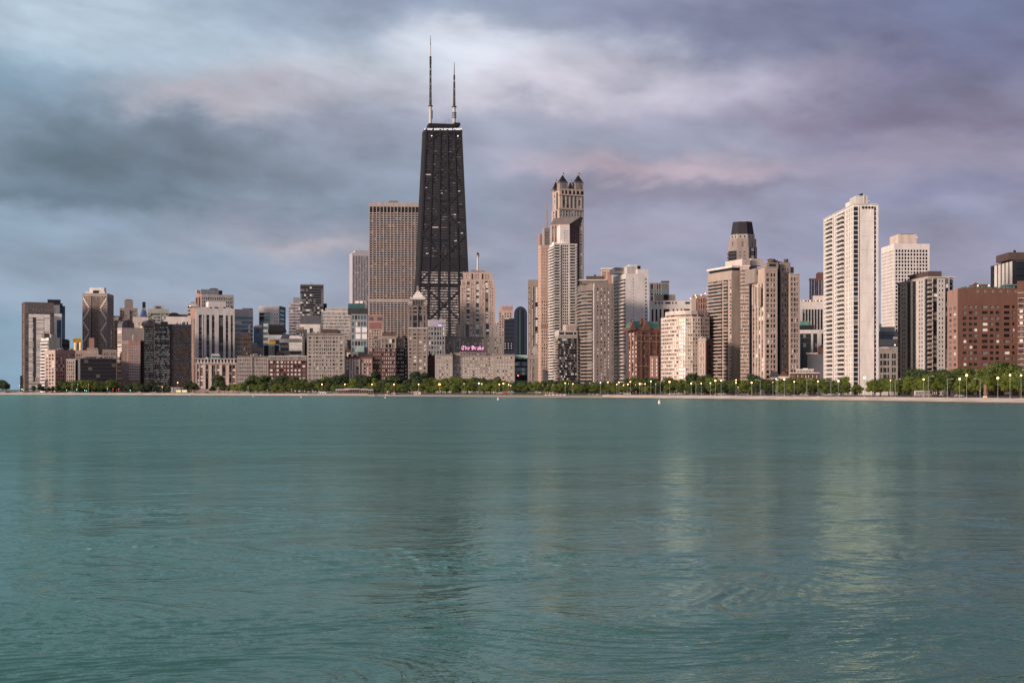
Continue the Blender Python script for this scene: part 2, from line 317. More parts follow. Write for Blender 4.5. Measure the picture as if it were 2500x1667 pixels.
def finish_buildings():
    cache = {}
    for b in ALL:
        for kind, its in b.rep.items():
            def seen(it):
                if not it[8] or it[9][1] > 930: return False
                x, y = it[9]
                return not any(q[4] is not b and q[3] < it[10]-8 and q[0] <= x <= q[1] and y > q[2] for q in BLOCKS)
            its.sort(key=lambda it: -it[0]); ind = []; rest = []
            for it in its:
                if len(ind) < 100 and it[0] > 2.6 and seen(it): ind.append(it)
                else: rest.append(it)
            mr = MB()
            def geo(mb, w, h, m, put):
                if kind == 'window': parts = [(-w/2, w/2, 0, .12, -h/2, h/2, m)]
                else:
                    s_ = .25; parts = [(-w/2, w/2, 0, T+1.15, -h/2, -h/2+s_, m), (-w/2, w/2, T+1.05, T+1.15, -h/2+s_, h/2, m), (-w/2, -w/2+.12, 0, T+1.05, -h/2+s_, h/2, m), (w/2-.12, w/2, 0, T+1.05, -h/2+s_, h/2, m)]
                for (a, c, d0, d1, za, zb, mm) in parts: put(mb, a, c, d0, d1, za, zb, mm)
            for it in ind:
                fr, u0, u1, z0, z1, m = it[2:8]
                w, h = round(u1-u0, 1), round(z1-z0, 1); key = (kind, w, h, m)
                if key not in cache:
                    mb = MB(); geo(mb, w, h, m, lambda q, a, c, d0, d1, za, zb, mm: q.box(a, c, -d1, -d0, za, zb, mm)); cache[key] = mb.mesh(kind)
                p = fr.p((u0+u1)/2, -T, (z0+z1)/2)
                link(kind, cache[key], b.root, b.loc(p), fr.ang())
            for it in rest:
                fr, u0, u1, z0, z1, m = it[2:8]; uc, zc = (u0+u1)/2, (z0+z1)/2
                geo(mr, u1-u0, z1-z0, m, lambda q, a, c, d0, d1, za, zb, mm: b.fbox(q, fr, uc+a, uc+c, -T+d0, -T+d1, zc+za, zc+zb, mm))
            o = mr.build(kind, b.root)
            if o is not None: o['kind'] = 'stuff'

# ================================================================ BUILDINGS (columns and rows are photo pixels turned into sight lines)
# ---- far left
b = Bld('office_tower', 'dark blue glass tower with stepped black top at far left behind the brown tower', 116, 159, 2000, 747, fac('g1*3', 40, 'navy', mix='bl', par=2, dark='navy'), D=30)
b.sub(116, 153, 740, 748, PLAIN('navy'), D=25, d=-2); b.sub(116, 148, 731, 741, PLAIN('black'), D=20, d=-4)
b.block(b.U(122), b.U(146), zz(766, 2000), zz(745, 2000), 2, 4, fac('w.4 o1*5 w.4', 4, 'grey', .6, .6, 'wh', par=1))
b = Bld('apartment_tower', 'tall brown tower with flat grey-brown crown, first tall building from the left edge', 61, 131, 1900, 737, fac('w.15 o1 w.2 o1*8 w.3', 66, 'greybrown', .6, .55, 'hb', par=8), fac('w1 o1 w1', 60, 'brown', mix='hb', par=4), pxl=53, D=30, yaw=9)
b.box('ledge', 67, 133, 760, 764, 'greybrown', 3, 4)
b = Bld('apartment_tower', 'white slab tower of thin horizontal bands with dark slot, against the tall brown tower', 70, 122, 1860, 767, fac('r.8 g.15 k.5 r1.5 g.12 r1', 44, 'white', mix='hc', fh=.36, par=4), D=24)
b.roofstuff(75, 115, 767, 3)
b = Bld('office_tower', 'narrow white and blue glass slab at the right flank of the tall brown tower', 132, 151, 1880, 766, fac('w1 g1.6', 34, 'white', mix='bl', par=8, dark='navy'), D=20)
b = Bld('apartment_tower', 'mid-rise with white striped side and blank olive end wall beside the white slab', 119, 147, 1780, 824, fac('w3 d.15 w3', 14, 'olive', par=2), fac('b1', 16, 'white', par=3, rail='white'), pxl=100, yaw=24)
b.box('penthouse', 125, 137, 816, 825, 'olive', -3, 8); b.box('penthouse', 108, 120, 814, 825, 'greybrown', -8, 8)
b = Bld('apartment_building', 'small dark block with stacked balconies peeking out right of the olive end wall', 148, 170, 1950, 830, fac('b1*2 w.3 b1', 10, 'brown', rail='charcoal', par=1), D=20); b.box('stair_tower', 152, 166, 828, 831, 'brown')
b = Bld('office_building', 'small glowing amber box-shaped building left of the cross-braced tower', 179, 199, 1980, 826, fac('w.2 d1*4 w.2', 2, 'yellow', par=2, mix='yy', fh=.8, sp='yellow'), D=18)
# cross-braced tower
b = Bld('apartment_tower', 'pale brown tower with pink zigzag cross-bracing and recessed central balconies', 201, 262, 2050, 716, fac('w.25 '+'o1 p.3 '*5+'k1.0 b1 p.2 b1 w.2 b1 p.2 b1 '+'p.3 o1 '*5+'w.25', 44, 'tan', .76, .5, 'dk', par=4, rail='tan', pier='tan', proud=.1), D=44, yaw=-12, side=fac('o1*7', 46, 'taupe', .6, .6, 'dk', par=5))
b.box('roof_band', 208, 256, 712, 717, 'white', -2, 10); b.box('penthouse', 218, 254, 702, 714, 'white', -4, 14); b.box('louvre', 227, 241, 709, 717.5, 'black', -1.8, 1)
for pts in ([(203, 727), (219, 754), (203, 779), (203, 787), (218, 811), (203, 836), (205, 850)], [(260, 729), (244, 754), (260, 779), (260, 787), (245, 811), (260, 836), (258, 850)]):
    mb = MB()
    for (x0, y0), (x1, y1) in zip(pts, pts[1:]):
        P = [b.loc(b.fr.p(b.U(x, 0), dd, zz(y, 2050)+e)) for dd in (.45, .05) for x, y, e in ((x0, y0, -.9), (x1, y1, -.9))]
        A_, B_ = b.fr.p(b.U(x0), 0, zz(y0, 2050)), b.fr.p(b.U(x1), 0, zz(y1, 2050))
        q = []
        for e in (-1.9, 1.9):
            q += [b.loc(b.fr.p(b.U(x0), .5, A_[2]+e)), b.loc(b.fr.p(b.U(x1), .5, B_[2]+e)), b.loc(b.fr.p(b.U(x1), -.1, B_[2]+e)), b.loc(b.fr.p(b.U(x0), -.1, A_[2]+e))]
        mb.hexa(q, 'white')
    mb.build('cross_bracing', b.root)
# hospital blocks
b = Bld('hospital_building', 'broad pinkish brick building with close window grid beside the white slab base', 135, 184, 1700, 854, fac('w.3 o1*4 w.4 o1*4 w.3', 11, 'brickpink', .6, .6, 'md', par=4), fac('w.3 o1*3 w.3', 11, 'pinktan', .6, .6, 'md', par=4), pxl=109, yaw=20)
b.roofstuff(140, 182, 854, 6)
b = Bld('hospital_building', 'tan brick wing with narrow vertical windows between pink brick block and dark sloped glass hall', 184, 240, 1760, 855, fac('w.3 o1*10 w.3', 11, 'pinktan', .5, .75, 'mm', par=4), D=30)
b.box('penthouse', 212, 239, 849, 857, 'tan', -4, 12); b.box('cornice', 202, 249, 866, 871, 'cream', 2, 6); b.box('stair_tower', 217, 230, 825, 858, 'brickpink', -14, 8)
b = Bld('apartment_building', 'small pale block with square windows in front of the pink brick block', 162, 184, 1660, 877, fac('w.3 o1*4 w.3', 9, 'cream', .5, .6, 'md', par=2), D=14); b.box('cornice', 161, 185, 876, 878.5, 'white', .5, 3)
b = Bld('office_building', 'long low hall of dark purple-brown glass with sloping panels', 196, 284, 1650, 875, fac('g1*9', 9, 'charcoal', mix='sp', par=1, dark='brown'), fac('w1', 1, 'greydk'), pxl=184, yaw=10)
b.roofstuff(200, 280, 875, 5)
b = Bld('office_building', 'grey brown mid-rise rising behind the dark glass hall', 250, 285, 1730, 853, fac('w.5 o1*5 w.3', 10, 'taupe', .5, .6, 'md', par=3), D=26)
b = Bld('apartment_tower', 'dark brown tower stacked with balconies just right of the cross-braced tower', 276, 292, 2000, 771, fac('b1 w.5 b1', 34, 'brown', rail='taupe', par=2), D=22)
b.sub(270, 277, 799, None, fac('b1 w.3', 30, 'brown', rail='taupe', par=2), D=18)
# ---- domed beige tower, lower tan block
b = Bld('apartment_tower', 'brown stepped tower with square rooftop block behind the domed beige building', 292, 336, 1950, 752, fac('w.3 b.8 o1*3 b.8 o1*2 w.3', 40, 'taupe', .5, .55, 'lt', par=3, rail='brown'), D=30)
b.box('penthouse', 304, 325, 733, 753, 'taupe', -5, 14); b.box('penthouse_cap', 306, 322, 731, 733.2, 'brown', -6, 12)
b = Bld('office_tower', 'beige block topped by a dark pyramid spire with bright blue triangle', 324, 362, 1800, 774, fac('w2 o1 w1.5 o.4 w1', 9, 'cream', .35, .3, 'dk', par=3), D=26)
b.frus('spire', (340, 360, 775), (347.5, 355.5, 751), 'taupe', -2, 11); b.frus('spire_tip', (347.5, 355.5, 751), (347.5, 355.5, 737), 'black', -5.2, 4)
b.frus('blue_gable', (344, 356, 774), (349.8, 350.6, 755), 'bluemesh', -1.2, 4, .3)
for x in (333, 336.5, 361): b.frus('pinnacle', (x-2, x+2, 775), (x-.3, x+.3, 766), 'taupe', -1, 3)
b = Bld('apartment_tower', 'beige building with rounded mansard domes and a glazed corner bay', 297, 329, 1760, 800, fac('w.6 o.5 w1.6 o.5 w.6', 3, 'cream', .5, .3, 'dk', par=5, base=70), fac('r1', 40, 'pinktan', fh=.6, mix='lt', par=3), pxl=286, yaw=22)
for x0, x1, y0, y1 in ((298, 328, 800, 781), (290, 299, 781, 772), (356, 381, 795, 781)):
    mb = MB(); a, c = b.U(x0, -2), b.U(x1, -2); n = 10; zb_, zt_ = b.Z(y0, x0, -2), b.Z(y1, x0, -2); Dm = 14
    prof = [(a+(c-a)*(.5-.5*math.cos(math.pi*i/n)), zb_+(zt_-zb_)*math.sin(math.pi*i/n)**.55) for i in range(n+1)]
    P = [b.loc(b.fr.p(u, d, z)) for d in (-2, -2-Dm) for u, z in prof]
    mb.poly(P, [(i, i+1, n+2+i, n+1+i) for i in range(n)]+[tuple(range(n, -1, -1)), tuple(range(n+1, 2*n+2))], 'greydk')
    mb.build('mansard_dome', b.root); mc = (x0+x1)/2; b.box('dormer', mc-4, mc+4, y1+2, y0-5, 'brown', -1.2, 4)
b.box('wall', 329, 352, 800, 900, 'cream', -2, 20); b.box('wall', 357, 381, 795, 900, 'cream', -4, 18)
b.box('balustrade', 325, 344, 817, 832, 'cream', 1.5, 10)
b = Bld('office_building', 'lower tan office block with rows of bright square windows beneath the mansard domes', 313, 343, 1700, 831, fac('w.3 o1*6 w.3', 13, 'brickpink', .8, .55, 'ww', par=5, base=14), D=26, yaw=0)
b.sub(297, 313, 831, None, fac('o1*4', 26, 'pinktan', .6, .5, 'mm', par=4), d=-1, D=22); b.sub(343, 352, 831, None, fac('k1', 2, 'brown', dark='black'), d=-2, D=20)
b = Bld('apartment_tower', 'grey concrete tower with a blocky rooftop rising behind the black grid towers', 361, 412, 1850, 754, fac('b1 w.3 d1*4 w.5 d1*2 b1', 26, 'olive', fh=.45, par=5, rail='olive'), D=30)
b.box('penthouse', 375, 400, 746, 756, 'olive', -4, 14); b.box('penthouse_louvre', 380, 392, 748, 753, 'brown', -3.7, 1)
# ---- black grid towers
blk = dict(wall='charcoal', pier='black', sp='charcoal', par=2.5)
b = Bld('apartment_tower', 'slim black steel-framed tower, left one of the two black grid towers', 352, 376, 1640, 795, fac('p.2 o1*4 p.2 o1*4 p.2', 25, 'black', .93, .68, 'hb', pier='black', par=2, base=6, rowc=.5), D=30)
b = Bld('apartment_tower', 'wide black steel-framed tower with dim right flank, right one of the two black grid towers', 377, 416.5, 1620, 791, fac('p.2 o1*4 p.2 o1*4 p.2 o1*4 p.2', 27, 'black', .93, .68, 'hc', pier='black', par=2.5, base=6, rowc=.5), D=30)
b.block(b.U(416.5), b.U(467), G0+6, b.z1, -1, 24, fac('r1 p.12 '*14, 27, 'charcoal', fh=.62, mix='hd', par=2, sp='brown', proud=.1))
for x in range(379, 466, 9): b.tube('column', x, 945, 955, .4, .4, 'charcoal', -1)
b.box('penthouse', 392, 410, 785, 791, 'black', -6, 12); b.roofstuff(380, 460, 791, 5)
b = Bld('office_building', 'flat white panelled box glimpsed above the black grid towers', 405, 465, 1760, 773, fac('w3 k.1 w1.6 g.5 w.4 g.4 w.5', 2, 'white', mix='bl', par=6), D=30)
b = Bld('apartment_building', 'dark low block with red-brown top behind the white panelled box', 412, 436, 1900, 765, fac('w1 o1*3 w1', 12, 'black', mix='dk'), D=20); b.box('roof_unit', 418, 432, 763, 767, 'rust')
b = Bld('office_building', 'plain grey slab behind the white panelled box, left of the white striped tower', 436, 459, 1920, 767, fac('w1', 1, 'stonedk', par=1), D=20)
# ---- white tower with black stripes
b = Bld('office_tower', 'grey gridded office tower with cluttered roof behind the white striped tower', 492, 571, 1900, 718, fac('w.3 o1*17 w.3', 26, 'offwhite', .6, .66, 'dk', par=3), fac('p.4 g1 p.4 g1 p.4', 20, 'brickpink', par=3, mix='dk'), pxl=477, yaw=14, ybot=None)
b.box('penthouse', 490, 534, 706, 720, 'grey', -6, 14); b.box('cooling_unit', 534, 543, 709, 719, 'black', -6, 8)
for x in (480, 484, 488, 493): b.box('vent_stack', x, x+2, 707+(x % 3), 716, 'pinktan', -8, 4)
b.roofstuff(495, 535, 707, 6)
b = Bld('apartment_tower', 'small white balcony tower half hidden left of the white striped tower', 458, 480, 1850, 741, fac('b1 w.5', 24, 'offwhite', rail='white', par=3), D=24); b.box('penthouse', 466, 476, 737, 742, 'grey')
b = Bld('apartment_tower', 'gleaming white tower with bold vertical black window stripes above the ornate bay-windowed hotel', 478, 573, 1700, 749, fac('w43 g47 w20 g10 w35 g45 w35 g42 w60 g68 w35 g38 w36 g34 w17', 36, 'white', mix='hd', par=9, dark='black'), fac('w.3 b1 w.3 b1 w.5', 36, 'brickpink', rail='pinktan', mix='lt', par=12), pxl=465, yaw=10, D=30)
b.box('penthouse', 509, 552, 735.5, 750, 'white', -3, 16); b.box('roof_slab', 466, 482, 745, 748.5, 'white', 1, 10)
for x0, x1 in ((512, 517), (524, 533), (545, 551), (564, 570)): b.box('roof_opening', x0, x1, 749.5, 752.5, 'black', .08, .3)
# ---- behind, 573-800
b = Bld('office_tower', 'teal glass office block with white floor bands just right of the white striped tower', 573, 618, 1950, 755, fac('r1*8', 18, 'offwhite', fh=.62, mix='tl', par=9, sp='offwhite'), D=30, yaw=8)
b.box('penthouse', 594, 613, 752, 756.5, 'white', -5, 12); b.box('cooling_unit', 611, 617, 753, 764, 'black', -2, 5)
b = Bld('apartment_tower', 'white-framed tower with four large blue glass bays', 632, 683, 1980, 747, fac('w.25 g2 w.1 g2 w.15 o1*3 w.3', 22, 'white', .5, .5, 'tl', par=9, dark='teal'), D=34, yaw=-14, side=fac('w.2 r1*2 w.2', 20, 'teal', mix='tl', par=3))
for y in (770, 789, 808): b.box('floor_band', 633, 682, y, y+1.6, 'white', .3, .6)
b = Bld('apartment_building', 'purplish glass mid-rise below the white-framed blue tower', 619, 641, 1900, 797, fac('g1*3', 14, 'greydk', mix='bl', par=2, dark='charcoal'), D=20); b.box('penthouse', 622, 640, 794, 798, 'pinktan', -3, 8)
b = Bld('apartment_building', 'small teal and white banded block in front of the white-framed blue tower', 643, 655, 1880, 790, fac('r1', 12, 'offwhite', mix='tl', par=2), D=20)
b = Bld('apartment_building', 'sooty grey brick block at the right foot of the white striped tower', 573, 592, 1800, 818, fac('w.3 o1*4', 12, 'greydk', .5, .5, 'dk', par=3), D=20)
b = Bld('apartment_building', 'dark brown brick block beside the sooty grey one, with small windows', 592, 613, 1790, 816, fac('w.3 o1*3 w.3', 12, 'brown', .6, .4, 'md', par=4), D=20); b.box('stair_tower', 586, 600, 815, 820, 'brown', -6, 8)
b = Bld('apartment_building', 'low grey stone terrace with ragged roofs between dark brown block and white-framed panels', 613, 645, 1820, 848, fac('w.5 o1*3 w1', 5, 'stone', .4, .4, par=2), D=20); b.roofstuff(614, 644, 848, 7, 'stonedk', 8); b.box('stair_tower', 613, 628, 836, 850, 'stone', -8, 8)
b = Bld('office_building', 'black-topped building with lit horizontal window strips', 655, 692, 1840, 808, fac('r1', 4, 'black', fh=.5, mix='ww', par=0, sp='black'), D=26)
b.frus('attic', (654, 700, 809), (656, 694, 793), 'black', .8, 28, 26); b.box('roof_unit', 672, 692, 790, 794, 'greydk')
b = Bld('office_building', 'low grey roof building with a lit amber lattice sign panel under a white frame', 655, 706, 1800, 827, fac('w.2 k1.6 r1.4 w.1', 4, 'offwhite', mix='lt', fh=.6, par=1.5), D=20); b.box('sign_panel', 656, 673, 832, 840, 'yellow', .4, .4)
b.frus('hip_roof', (684, 708, 828), (690, 706, 815), 'greydk', -1, 18)
b = Bld('office_building', 'pale-framed building with two big black square panels', 643, 684, 1760, 840, fac('w.12 k1 w.1 o.5*2 w.1 k1 w.12', 4, 'mint', .8, .8, 'mm', par=1.5, dark='black'), D=20); b.box('stair_tower', 674, 684, 857, 872, 'brown', 2, 5)
b = Bld('apartment_building', 'grey mid-rise with faint window bands left of the white ribboned block', 684, 706, 1780, 842, fac('w.2 r1*2 w.1', 9, 'stone', mix='md', fh=.5, par=2), D=20)
b = Bld('office_building', 'mid-rise with alternating white and brown horizontal bands', 706, 738, 1740, 822, fac('r1', 9, 'white', fh=.62, mix='mm', par=1, sp='white'), D=24); b.box('penthouse', 708, 731, 819, 824, 'white', -2, 8); b.box('wall', 738, 743, 824, 870, 'stone', -1, 20)
b = Bld('office_building', 'black narrow block between banded mid-rise and large tan stone building', 743, 752, 1745, 836, PLAIN('black'), D=20)
b = Bld('office_building', 'grey and plum blocky buildings glimpsed above the banded mid-rise', 722, 750, 1830, 804, fac('w.3 o1*4 w.3', 10, 'greydk', .5, .5, par=3), D=20); b.box('penthouse', 728, 743, 798, 806, 'brickpink', -4, 8)
b = Bld('apartment_tower', 'slim grey tower with raised left-hand block beside the dark glass tower', 705, 734, 2250, 739, fac('r1*3 k.1 r1*3', 30, 'pale', fh=.45, mix='mm', par=2), D=26)
b.box('penthouse', 716, 732, 726, 740, 'grey', -3, 14)
b = Bld('apartment_tower', 'dark blue-grey glass tower with flat top standing against the sky left of centre', 733, 790, 2150, 694, fac('r1*12', 42, 'charcoal', fh=.7, mix='ha', par=3, sp='greydk'), D=36)
b.box('roof_edge', 732.5, 790.5, 693.5, 695.5, 'grey', .8, 3); b.tube('mast', 758, 694, 688, .3, .1, 'charcoal'); b.tube('mast', 762, 694, 690, .25, .1, 'charcoal'); b.box('wing', 789, 798, 741, 790, 'navy', -6, 20)
b.box('podium', 733, 784, 770, 800, 'greydk', 14, 14); b.roofstuff(735, 780, 771, 6, 'mint', 6, 12)
b = Bld('office_building', 'plain pinkish white box below the dark blue-grey glass tower', 731, 782, 1900, 791.5, fac('w3 g1 w2', 2, 'white', mix='bl', par=5), D=20)
b = Bld('office_tower', 'white fine-gridded office block left of the pale vertical-striped skyscraper', 785, 857, 1850, 759, fac('p.3 o1*22 p.3', 24, 'offwhite', .6, .6, 'lt', par=1.5), D=34)
b.box('roof_band', 794, 848, 752, 759.5, 'offwhite', -1.5, 20); b.box('roof_slot', 795, 847, 754.5, 755.7, 'black', -1.3, .3)
# pale skyscraper and grid skyscraper
b = Bld('skyscraper', 'pale far-off skyscraper of thin vertical grey stripes behind the grid-fronted tower', 860, 905, 3000, 617, fac(' '.join(['p.8 d1']*11)+' p.8', 60, 'pale', fh=.7, mix='md', par=6, sp='grey'), fac('w1', 1, 'pale'), pxl=853, yaw=9)
b.box('penthouse', 867, 900, 611, 618, 'pale', -6, 30); b.tube('mast', 878, 611, 601, .4, .15, 'grey', -20)
b = Bld('office_building', 'glass-and-panel building with dark flat roof band and bright white square panels', 857, 897, 1780, 766, fac('w.2 o1*5 w.1', 12, 'grey', .7, .62, 'tl', par=.5), D=26)
b.box('roof_band', 849, 897.5, 752, 766, 'charcoal', .6, 27); b.box('roof_garden_screen', 850, 890, 741, 753, 'teal', -3, 14); b.box('roof_panel', 868, 876, 735, 740.5, 'winW', -5, 3); b.box('roof_panel', 878, 886, 735, 740.5, 'winW', -5, 3); b.box('roof_deck', 866, 894, 734, 741.2, 'pinktan', -6, 8)
for x in (868, 883.5):
    for y in (799, 815): b.box('white_panel', x, x+12.5, y, y+12.5, 'winW', .5, .5)
b.box('stair_tower', 848, 858, 830, 870, 'black', -3, 12); b.box('annex', 870, 889, 845, 859, 'mint', 8, 8); b.box('annex', 874, 892, 859, 872, 'charcoal', 8, 8)
b = Bld('skyscraper', 'broad pinkish concrete skyscraper with square dark window grid beside the tapered black tower', 900.5, 1024, 2010, 495, fac('p.35 '+' '.join(['o1 p.28']*14), 82, 'pinkconc', 1, .6, 'sp', par=5, proud=.35, pier='pinkconc'), D=50)
b.box('blank_band', 900.2, 1024, 730, 737.5, 'pinkconc', .7, 1.4); 
for i in range(14):
    x = 903+i*8.65; b.box('vent_opening', x, x+5.6, 505.5, 516, 'black', .6, .5)
b.box('penthouse', 949, 972, 490, 496, 'stonedk', -8, 20)
b = Bld('office_building', 'rose and pink postmodern block with stepped top and large rose panel', 899, 934, 1720, 785, fac('w.2 o1*5 w.2', 24, 'pinktan', .6, .5, 'mm', par=6), D=22)
b.box('attic', 899.5, 933, 768, 786, 'brickpink', -1.5, 18); b.box('attic_opening', 901, 911, 774, 782, 'greydk', -1.2, .5); b.box('attic_opening', 921, 931, 774, 782, 'greydk', -1.2, .5); b.box('rose_panel', 901, 931, 786.5, 803, 'rose', .25, .3); b.box('cornice', 898.5, 934, 767.5, 770, 'pinktan', -.8, 20)
# ---- front row 477-1000
b = Bld('hotel', 'ornate bay-windowed hotel with grey mansard roof below the white striped tower', 477.5, 577.5, 1600, 886, fac('w.3 o1 w.2 d.9 w.2 p.8 d1 w.2 p.9 o.7 o.7 w.3 d1 p.8 w.3 d1 w.4 p.8 d.9 w.2 d1 w.3', 7, 'pinktan', .6, .62, 'lt', par=2, base=4, sp='brickdk', pier='cream', proud=1.4), D=26)
b.frus('mansard_roof', (478, 577.5, 886), (480, 576.5, 876), 'charcoal', 0, 26, 24); b.box('cornice', 477, 578, 885, 887.5, 'offwhite', 1.2, 3); b.box('roof_edge', 479, 577, 874.5, 876.4, 'offwhite', -.3, 24)
for x in list(range(483, 576, 8)): b.frus('dormer', (x-2.2, x+2.2, 885), (x-1.2, x+1.2, 878), 'cream', .6, 2.5)
b.box('penthouse', 516, 536, 864, 875, 'offwhite', -8, 10); b.box('penthouse_glass', 517, 538, 868, 873.5, 'winT', -7.5, 1); b.frus('pediment', (499, 511, 877), (504.5, 505.5, 871), 'offwhite', .8, 3)
b = Bld('apartment_building', 'plain grey tan nine-storey building left of the dark red brick one', 579, 616, 1590, 870, fac('w.5 o1*8 w.1', 9, 'stone', .5, .55, 'mm', par=2), D=24)
b.sub(616, 655, 870, None, fac('o1*1 o1*6 w.4 o1*2 w.3', 9, 'stone', .5, .55, 'mm', par=2), d=-.8, D=23); b.box('cornice', 578.5, 655, 869, 871, 'stonedk', .6, 3); b.roofstuff(585, 650, 869, 8, 'stone', 6)
b = Bld('apartment_building', 'dark red brick building with cream top storey and paired white windows', 655.5, 748, 1580, 879, fac('w.3 d1.1 w.4 d.35 w.4 d.9 w.5 d.9 w.4 d.5 w.5 d.7 w.5 d.8 w.4 d.9 w.4 d1 w.4 d1.2 w.2', 8, 'brick', mix='wh', fh=.52, par=0), D=24)
b.block(b.U(655.5), b.U(748), zz(879, 1580), zz(869, 1580), .3, 24, fac('w.3 o1*20 w.3', 1, 'stone', .5, .55, 'mm', par=.5)); b.box('cornice', 655, 748.5, 868, 869.8, 'offwhite', 1, 3); b.roofstuff(670, 745, 868, 6, 'brown', 6)
b = Bld('apartment_building', 'large fifteen-storey tan stone building with heavy cornice in the front row', 749.5, 841, 1585, 816, fac('w.4 o1.6 w.5 o.8 o1.6 o.8 w.2 o.8 o.8 o.8 o.8 o.8 w.2 o1.6 o.8 w.5 o1.6 w.3', 15, 'stone', .62, .5, 'mm', par=2), D=28)
b.box('cornice', 748.5, 842, 813, 816.4, 'stonedk', 1.4, 6)
for y in (828, 866, 909): b.box('string_course', 749.3, 841.2, y, y+1, 'cream', .3, .6)
b.box('penthouse', 785, 824, 803, 814, 'brown', -5, 14); b.roofstuff(755, 835, 813, 12, 'brown', 10)
b = Bld('apartment_building', 'cream and red bay-windowed block between large tan stone building and the brown brick cluster', 844, 909, 1600, 872, fac('w.2 d.9 w.2 p.6 d.4 p.6 w.2 d.4 p.5 d1 p.5 w.4 o1*4 w.2', 9, 'brickpink', .6, .6, 'lt', par=2, sp='tan', pier='cream', proud=1.2), D=24)
b.box('cornice', 843.5, 909, 870, 873, 'brickor', 1, 5); b.roofstuff(846, 905, 870, 7, 'brickdk', 10)
b = Bld('apartment_building', 'small brown building with white bands tucked right of the large tan stone building', 842, 857, 1690, 853, fac('w.3 r1', 5, 'brown', fh=.5, mix='wh', par=1, sp='brown'), D=16); b.box('chimney', 846, 851, 845, 854, 'brickdk')
b = Bld('apartment_building', 'brown brick trio of towers with pale stone crown and dark tiled roof', 931, 967, 1600, 850, fac('w.2 o.7 o.7 w.2 o.8 w.2 o.8 w.2 o.8 w.2 o.7 o.7 w.2', 11, 'brickdk', .7, .55, 'wh', par=0), D=24)
b.block(b.U(931), b.U(967), zz(850, 1600), zz(822, 1600), .3, 22, fac('w.3 d1 w.25 d1 w.25 d1 w.25 d1 w.3', 2, 'tan', fh=.8, mix='md', par=2, sp='tan')); b.box('cornice', 930, 968, 820.5, 823, 'stone', 1.5, 5); b.frus('tiled_roof', (932, 967, 821), (934, 965, 811), 'brown', -1, 20)
b.sub(909, 931, 850, None, fac('w.2 o1*5 w.1', 11, 'brickdk', .6, .5, 'wh', par=0), d=-8, D=16); b.sub(909.5, 931, 826, 850, fac('w.2 o1*4 w.1', 3, 'stonedk', .5, .7, 'md', par=2), d=-8, D=14)
b.sub(967, 988, 850, None, fac('w.2 o1*5 w.1', 11, 'black', .5, .5, 'wh', par=0), d=-8, D=16); b.sub(967, 987, 824, 850, fac('w.2 o1*4 w.1', 3, 'stonedk', .5, .7, 'md', par=2), d=-8, D=14)
b.sub(988, 995, 824, None, fac('w.4 o1 w.4', 15, 'black', .7, .5, 'wh', par=2), d=-9, D=14); b.roofstuff(910, 930, 826, 5, 'brown', 6, -12); b.roofstuff(968, 994, 824, 6, 'brown', 6, -12)
# pyramid-roofed tower
b = Bld('apartment_tower', 'brown stone tower crowned by a white pyramid roof, in front of the tapered black tower', 996.5, 1043.5, 1590, 801, fac('w.25 o.8 w.4 o1.2 w.5 o1.2 w.4 o.8 w.3', 17, 'taupe', .8, .45, 'mm', par=.6), D=26)
b.sub(997.5, 1043, 766, 801, fac('w.3 o.5 w.5 d1.1 w.4 d1.1 w.5 o.5 w.3', 2, 'greybrown', .6, .75, 'dk', par=1, sp='greydk'), d=-.5, D=25)
b.sub(998.5, 1041.5, 745, 766, fac('w.3 o.5 w.5 d1.1 w.4 d1.1 w.5 o.5 w.3', 2, 'greybrown', .6, .6, 'dk', par=1.5, sp='taupe'), d=-1.5, D=24)
b.box('cornice', 995.5, 1044.5, 799.5, 801.5, 'cream', .8, 4); b.box('corner_turret', 997, 1007, 739, 746, 'taupe', -1, 8); b.box('corner_turret', 1034, 1043, 739, 746, 'taupe', -1, 8); b.box('turret_cap', 997, 1007.5, 738, 740, 'offwhite', -.6, 9); b.box('turret_cap', 1034, 1043.5, 738, 740, 'offwhite', -.6, 9)
b.box('glazed_belvedere', 1007, 1035, 731, 746, 'glz', -2, 15)
for x in range(1007, 1036, 4): b.tube('mullion', x, 746, 731, .25, .25, 'taupe', -1.8)
b.box('eave', 1001, 1038.5, 727, 731.3, 'offwhite', -.5, 20); b.frus('pyramid_roof', (1006, 1036, 727), (1019.5, 1021, 706), 'white', -1.5, 17); b.frus('spire_base', (1016.5, 1022.5, 709), (1017.5, 1022, 700), 'brickpink', -7, 3.5); b.frus('spire_cap', (1016, 1023, 700.5), (1019, 1020, 697.5), 'stone', -6.6, 4)
for x, y in ((1002.5, 727), (1037, 727)): b.frus('eave_ornament', (x-1.5, x+1.5, y), (x-.5, x+.5, y-3), 'offwhite', -.4, 2)
b.box('light_court', 1018.6, 1020.6, 745, 930, 'greybrown', .25, 1)
b = Bld('hotel', 'white hotel slab with vertical ribs and a small violet lit sign on its blank top', 1044.5, 1087.5, 1740, 797, fac('w.2 o1 w.15 o1 w.4 d.7 w.5 d.7 w.4 d.6 w.5 d.6 w.4', 14, 'grey', .8, .6, 'md', par=0, sp='grey'), D=22)
b.block(b.U(1044), b.U(1088), zz(797, 1740), zz(781, 1740), .6, 22, PLAIN('pale')); b.roofstuff(1050, 1085, 781, 4, 'grey', 5)
WESTIN = b
b = Bld('apartment_building', 'dark low brick building in the gap left of the broad stone hotel', 1043.5, 1063, 1640, 868, fac('w.3 o1*3 w.4', 8, 'brickdk', .4, .4, 'dk', par=2), D=20); b.roofstuff(1044, 1062, 868, 5, 'black', 6)

